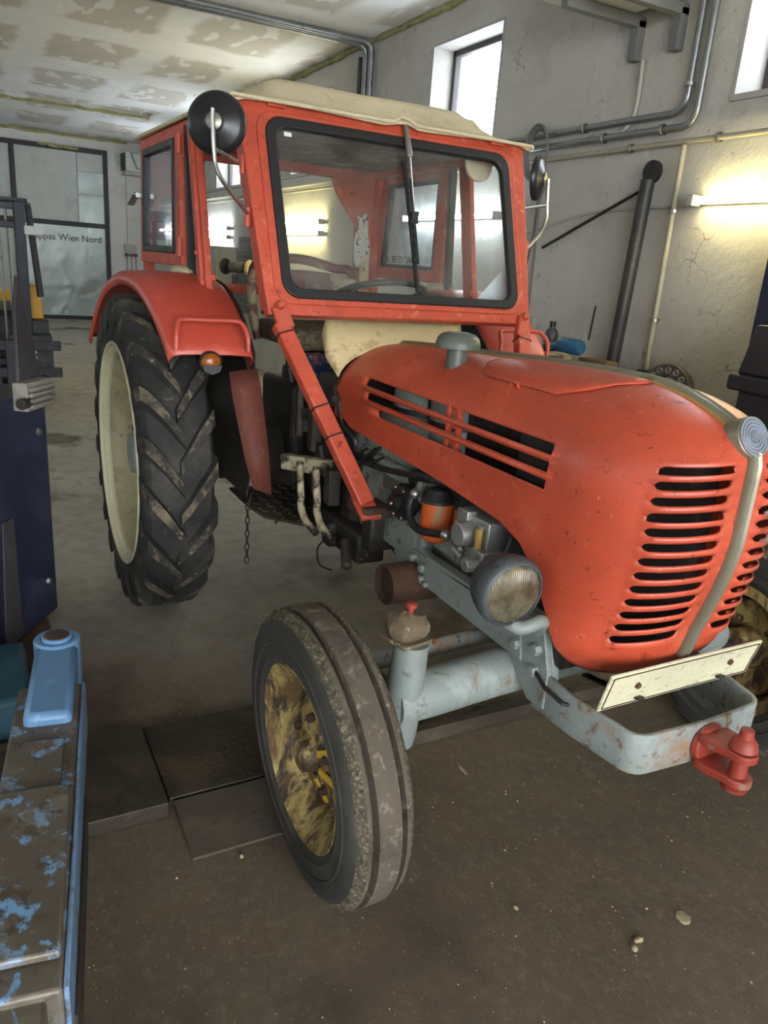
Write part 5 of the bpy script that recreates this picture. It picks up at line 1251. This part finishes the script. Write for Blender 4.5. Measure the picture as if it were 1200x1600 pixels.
tag(MB().lathe([(.07, 0), (.115, 0), (.115, .014), (.07, .014), (.07, 0)], (-3.72, 3.07 + .1, 1.135), (.1, -.2, 1), 30, a0=0, a1=PI).build('gasket_ring', 'stone_pale'), 'pale half ring lying on the boards of the bench', 'ring')
cb = thing('spray_bottle', (-4.40, 3.2, 1.102), 'clear pale bottle at the end of the bench beside the cab', 'bottle')
MB().lathe([(0, 1.102), (.035, 1.102), (.037, 1.12), (.037, 1.22), (.015, 1.25), (.013, 1.30), (0, 1.30)], (-4.40, 3.2, 0), (0, 0, 1), 18).build('body', 'sheet_white', cb)
MB().lathe([(.018, 1.29), (.018, 1.32), (0, 1.322)], (-4.40, 3.2, 0), (0, 0, 1), 14).build('cap', 'white_plastic', cb)
tag(MB().tube(smoothpath([(-4.75, 3.12, 1.119), (-4.5, 3.08, 1.119), (-4.3, 3.07, 1.119), (-3.95, 3.06, 1.119)], 5), .016, 8).build('rubber_hose', 'seal_rubber'), 'black rubber hose along the front of the bench', 'hose')
# cast housing piece resting on a crate by the wall
CR = thing('crate', (-3.2, 3.62, 0), 'grey crate carrying the cast housing piece under the warm lamp', 'crate')
MB().bb(-3.42, -2.95, 3.5, 3.78, 0, 1.02).build('box', 'shutter_grey', CR, bevel=.01)
HS = thing('clutch_cover', (-3.2, 3.65, 1.03), 'arched cast metal cover with round pockets on the crate', 'machine part')
m = MB().lathe([(.085, 0), (.15, 0), (.155, .012), (.155, .07), (.15, .075), (.085, .075), (.08, .06), (.08, .012), (.085, 0)], (-3.2, 3.66, 1.022), (.25, -1, .1), 28, ref=(1, 0, 0), a0=0, a1=PI)
m.build('shell', 'cast_grey', HS)
m = MB()
for k in range(7):
    a = PI * (k + .5) / 7; e_1 = Vector((1, .25, 0)).normalized(); ax3 = Vector((.25, -1, .1)).normalized(); e_2 = ax3.cross(e_1)
    m.lathe([(0, .078), (.012, .078), (.016, .081), (.019, .078), (.019, .07)], Vector((-3.2, 3.66, 1.022)) + (e_1 * math.cos(a) + e_2 * math.sin(a)) * .118, ax3, 14)
m.build('pockets', 'bare_metal', HS)

# ------------------------------------------------------------------ right edge: black bin and dark post
BI = thing('waste_bin', (-1.9, 3.3, 0), 'tall black plastic bin with a thick rim before the dark post', 'bin')
def frus(m, x0, x1, y0, y1, z0, X0, X1, Y0, Y1, z1): return m.add([(x0, y0, z0), (x1, y0, z0), (x1, y1, z0), (x0, y1, z0), (X0, Y0, z1), (X1, Y0, z1), (X1, Y1, z1), (X0, Y1, z1)], [(3, 2, 1, 0), (4, 5, 6, 7), (0, 1, 5, 4), (1, 2, 6, 5), (2, 3, 7, 6), (3, 0, 4, 7)])
frus(MB(), -2.22, -1.6, 3.08, 3.5, .0, -2.27, -1.5, 3.02, 3.56, 1.2).build('body', 'bin_black', BI, bevel=.02)
MB().bb(-2.31, -1.46, 2.99, 3.6, 1.19, 1.26).build('rim', 'bin_black', BI, bevel=.012)
frus(MB(), -2.29, -1.5, 3.02, 3.58, 1.26, -2.25, -1.54, 3.03, 3.56, 1.48).build('lid', 'bin_black', BI, bevel=.012)
LC2 = thing('dark_post', (-2.55, 3.7, 0), 'dark blue steel post against the wall behind the bin', 'post')
MB().bb(-2.74, -2.45, 3.66, 3.70, 0, 1.98).build('profile', 'navy', LC2, bevel=.008)

# ------------------------------------------------------------------ far machines seen through the cab
GR = thing('bench_grinder', (-10.6, 3.3, 0), 'bench grinder on a steel stand near the grey shutter', 'grinder')
MB().tube([(-10.7, 3.3, 0), (-10.7, 3.3, 1.35)], .045, 12).bb(-10.95, -10.45, 3.1, 3.5, 0, .03).build('stand', 'lamp_dark', GR)
MB().lathe([(0, -.12), (.06, -.12), (.075, -.1), (.075, .1), (.06, .12), (0, .12)], (-10.6, 3.3, 1.45), (.8, .6, 0), 20).build('motor', 'cast_grey', GR)
for s_ in (-1, 1): MB().lathe([(0, -.025), (.10, -.025), (.11, 0), (.10, .025), (0, .025)], (-10.6 + s_ * .16, 3.3 + s_ * .12, 1.45), (.8, .6, 0), 24).build('grinding_wheel', 'stone_pale' if s_ > 0 else 'black_metal', GR)
SH = thing('roller_shutter', (-11.6, YW - .02, 0), 'grey slatted roller shutter on the window wall', 'shutter')
for k in range(18): MB().bb(-12.05, -11.25, YW - .04, YW - .005, .75 + .063 * k, .805 + .063 * k).build('slat', 'shutter_grey', SH, bevel=.006)
CU = thing('glass_cupboard', (-12.9, 3.6, 0), 'grey metal cupboard with a dark glazed door by the shutter', 'cupboard')
MB().bb(-13.6, -12.2, 3.45, YW - .005, 0, 1.72).build('carcass', 'box_grey', CU, bevel=.01)
for x0, x1 in ((-13.55, -12.92), (-12.88, -12.25)): MB().bb(x0, x1, 3.43, 3.455, .85, 1.68).build('door', 'zinc_plain', CU, bevel=.006)

# ------------------------------------------------------------------ debris on the floor
rnd = random.Random(11)
def pebble(x, y, r, label, sc=(1, .7, .5)):
    m = MB().ball((x, y, r * sc[2] * .8), r, 10, 7, sc)
    for v in m.v: v += Vector((rnd.uniform(-1, 1), rnd.uniform(-1, 1), rnd.uniform(-.5, .5))) * r * .14
    tag(m.build('stone', 'stone_pale'), label, 'stone', 'stones on the floor')
for x, y, r, l, sc in ((-.97, 1.36, .010, 'pale crumb of clay on the floor beside a finger-shaped piece', (1, .9, .7)), (-.985, 1.39, .012, 'finger-shaped pale clay piece on the floor', (.6, 1.3, .5)), (-.99, 1.56, .022, 'flat patch of pale clay on the floor', (1, 1, .12)), (-1.0, .63, .009, 'round pale pebble on the bare floor in front of the front wheel', (1, 1, .8)), (-1.66, .55, .008, 'white crumb beside the ramp plate', (1, .8, .7)), (-.8, .5, .008, 'small pale pebble on the dusty floor', (1, .8, .6)), (-1.2, 1.16, .009, 'pale chip below the bumper corner', (1, .7, .5)), (-1.75, 1.35, .02, 'long wood splinter on the floor beside the steel edge bar', (1.6, .25, .2))):
    pebble(x, y, r, l, sc)
m = MB()
for k in range(1800):
    x, y = rnd.uniform(-6, .2), rnd.uniform(-.3, 3.2); r = rnd.uniform(.0013, .0042) * (1.2 if rnd.random() < .1 else 1)
    c_ = Vector((x, y, r * .5)); a = rnd.uniform(0, PI)
    if (-2.4 < x < -1.68 and y < 2.25) or (y < .4 and x < -2.3) or y > 2.9 or (-1.95 < x < -1.15 and (.5 < y < .95 or 2.2 < y < 2.6)) or (-4.2 < x < -2.8 and (.45 < y < .95 or 2.2 < y < 2.7)): continue
    m.add([c_ + Vector((math.cos(a + q2) * r * s3, math.sin(a + q2) * r, -r * .5)) for q2, s3 in ((0, 1.5), (2.1, 1), (4.2, 1.2))] + [c_ + Vector((0, 0, r * .5))], [(0, 1, 3), (1, 2, 3), (2, 0, 3)])
o = m.build('floor_grit', 'stone_pale', smooth=False); tag(o, 'scattered pale grit over the dirty workshop floor', 'grit', kind='stuff')
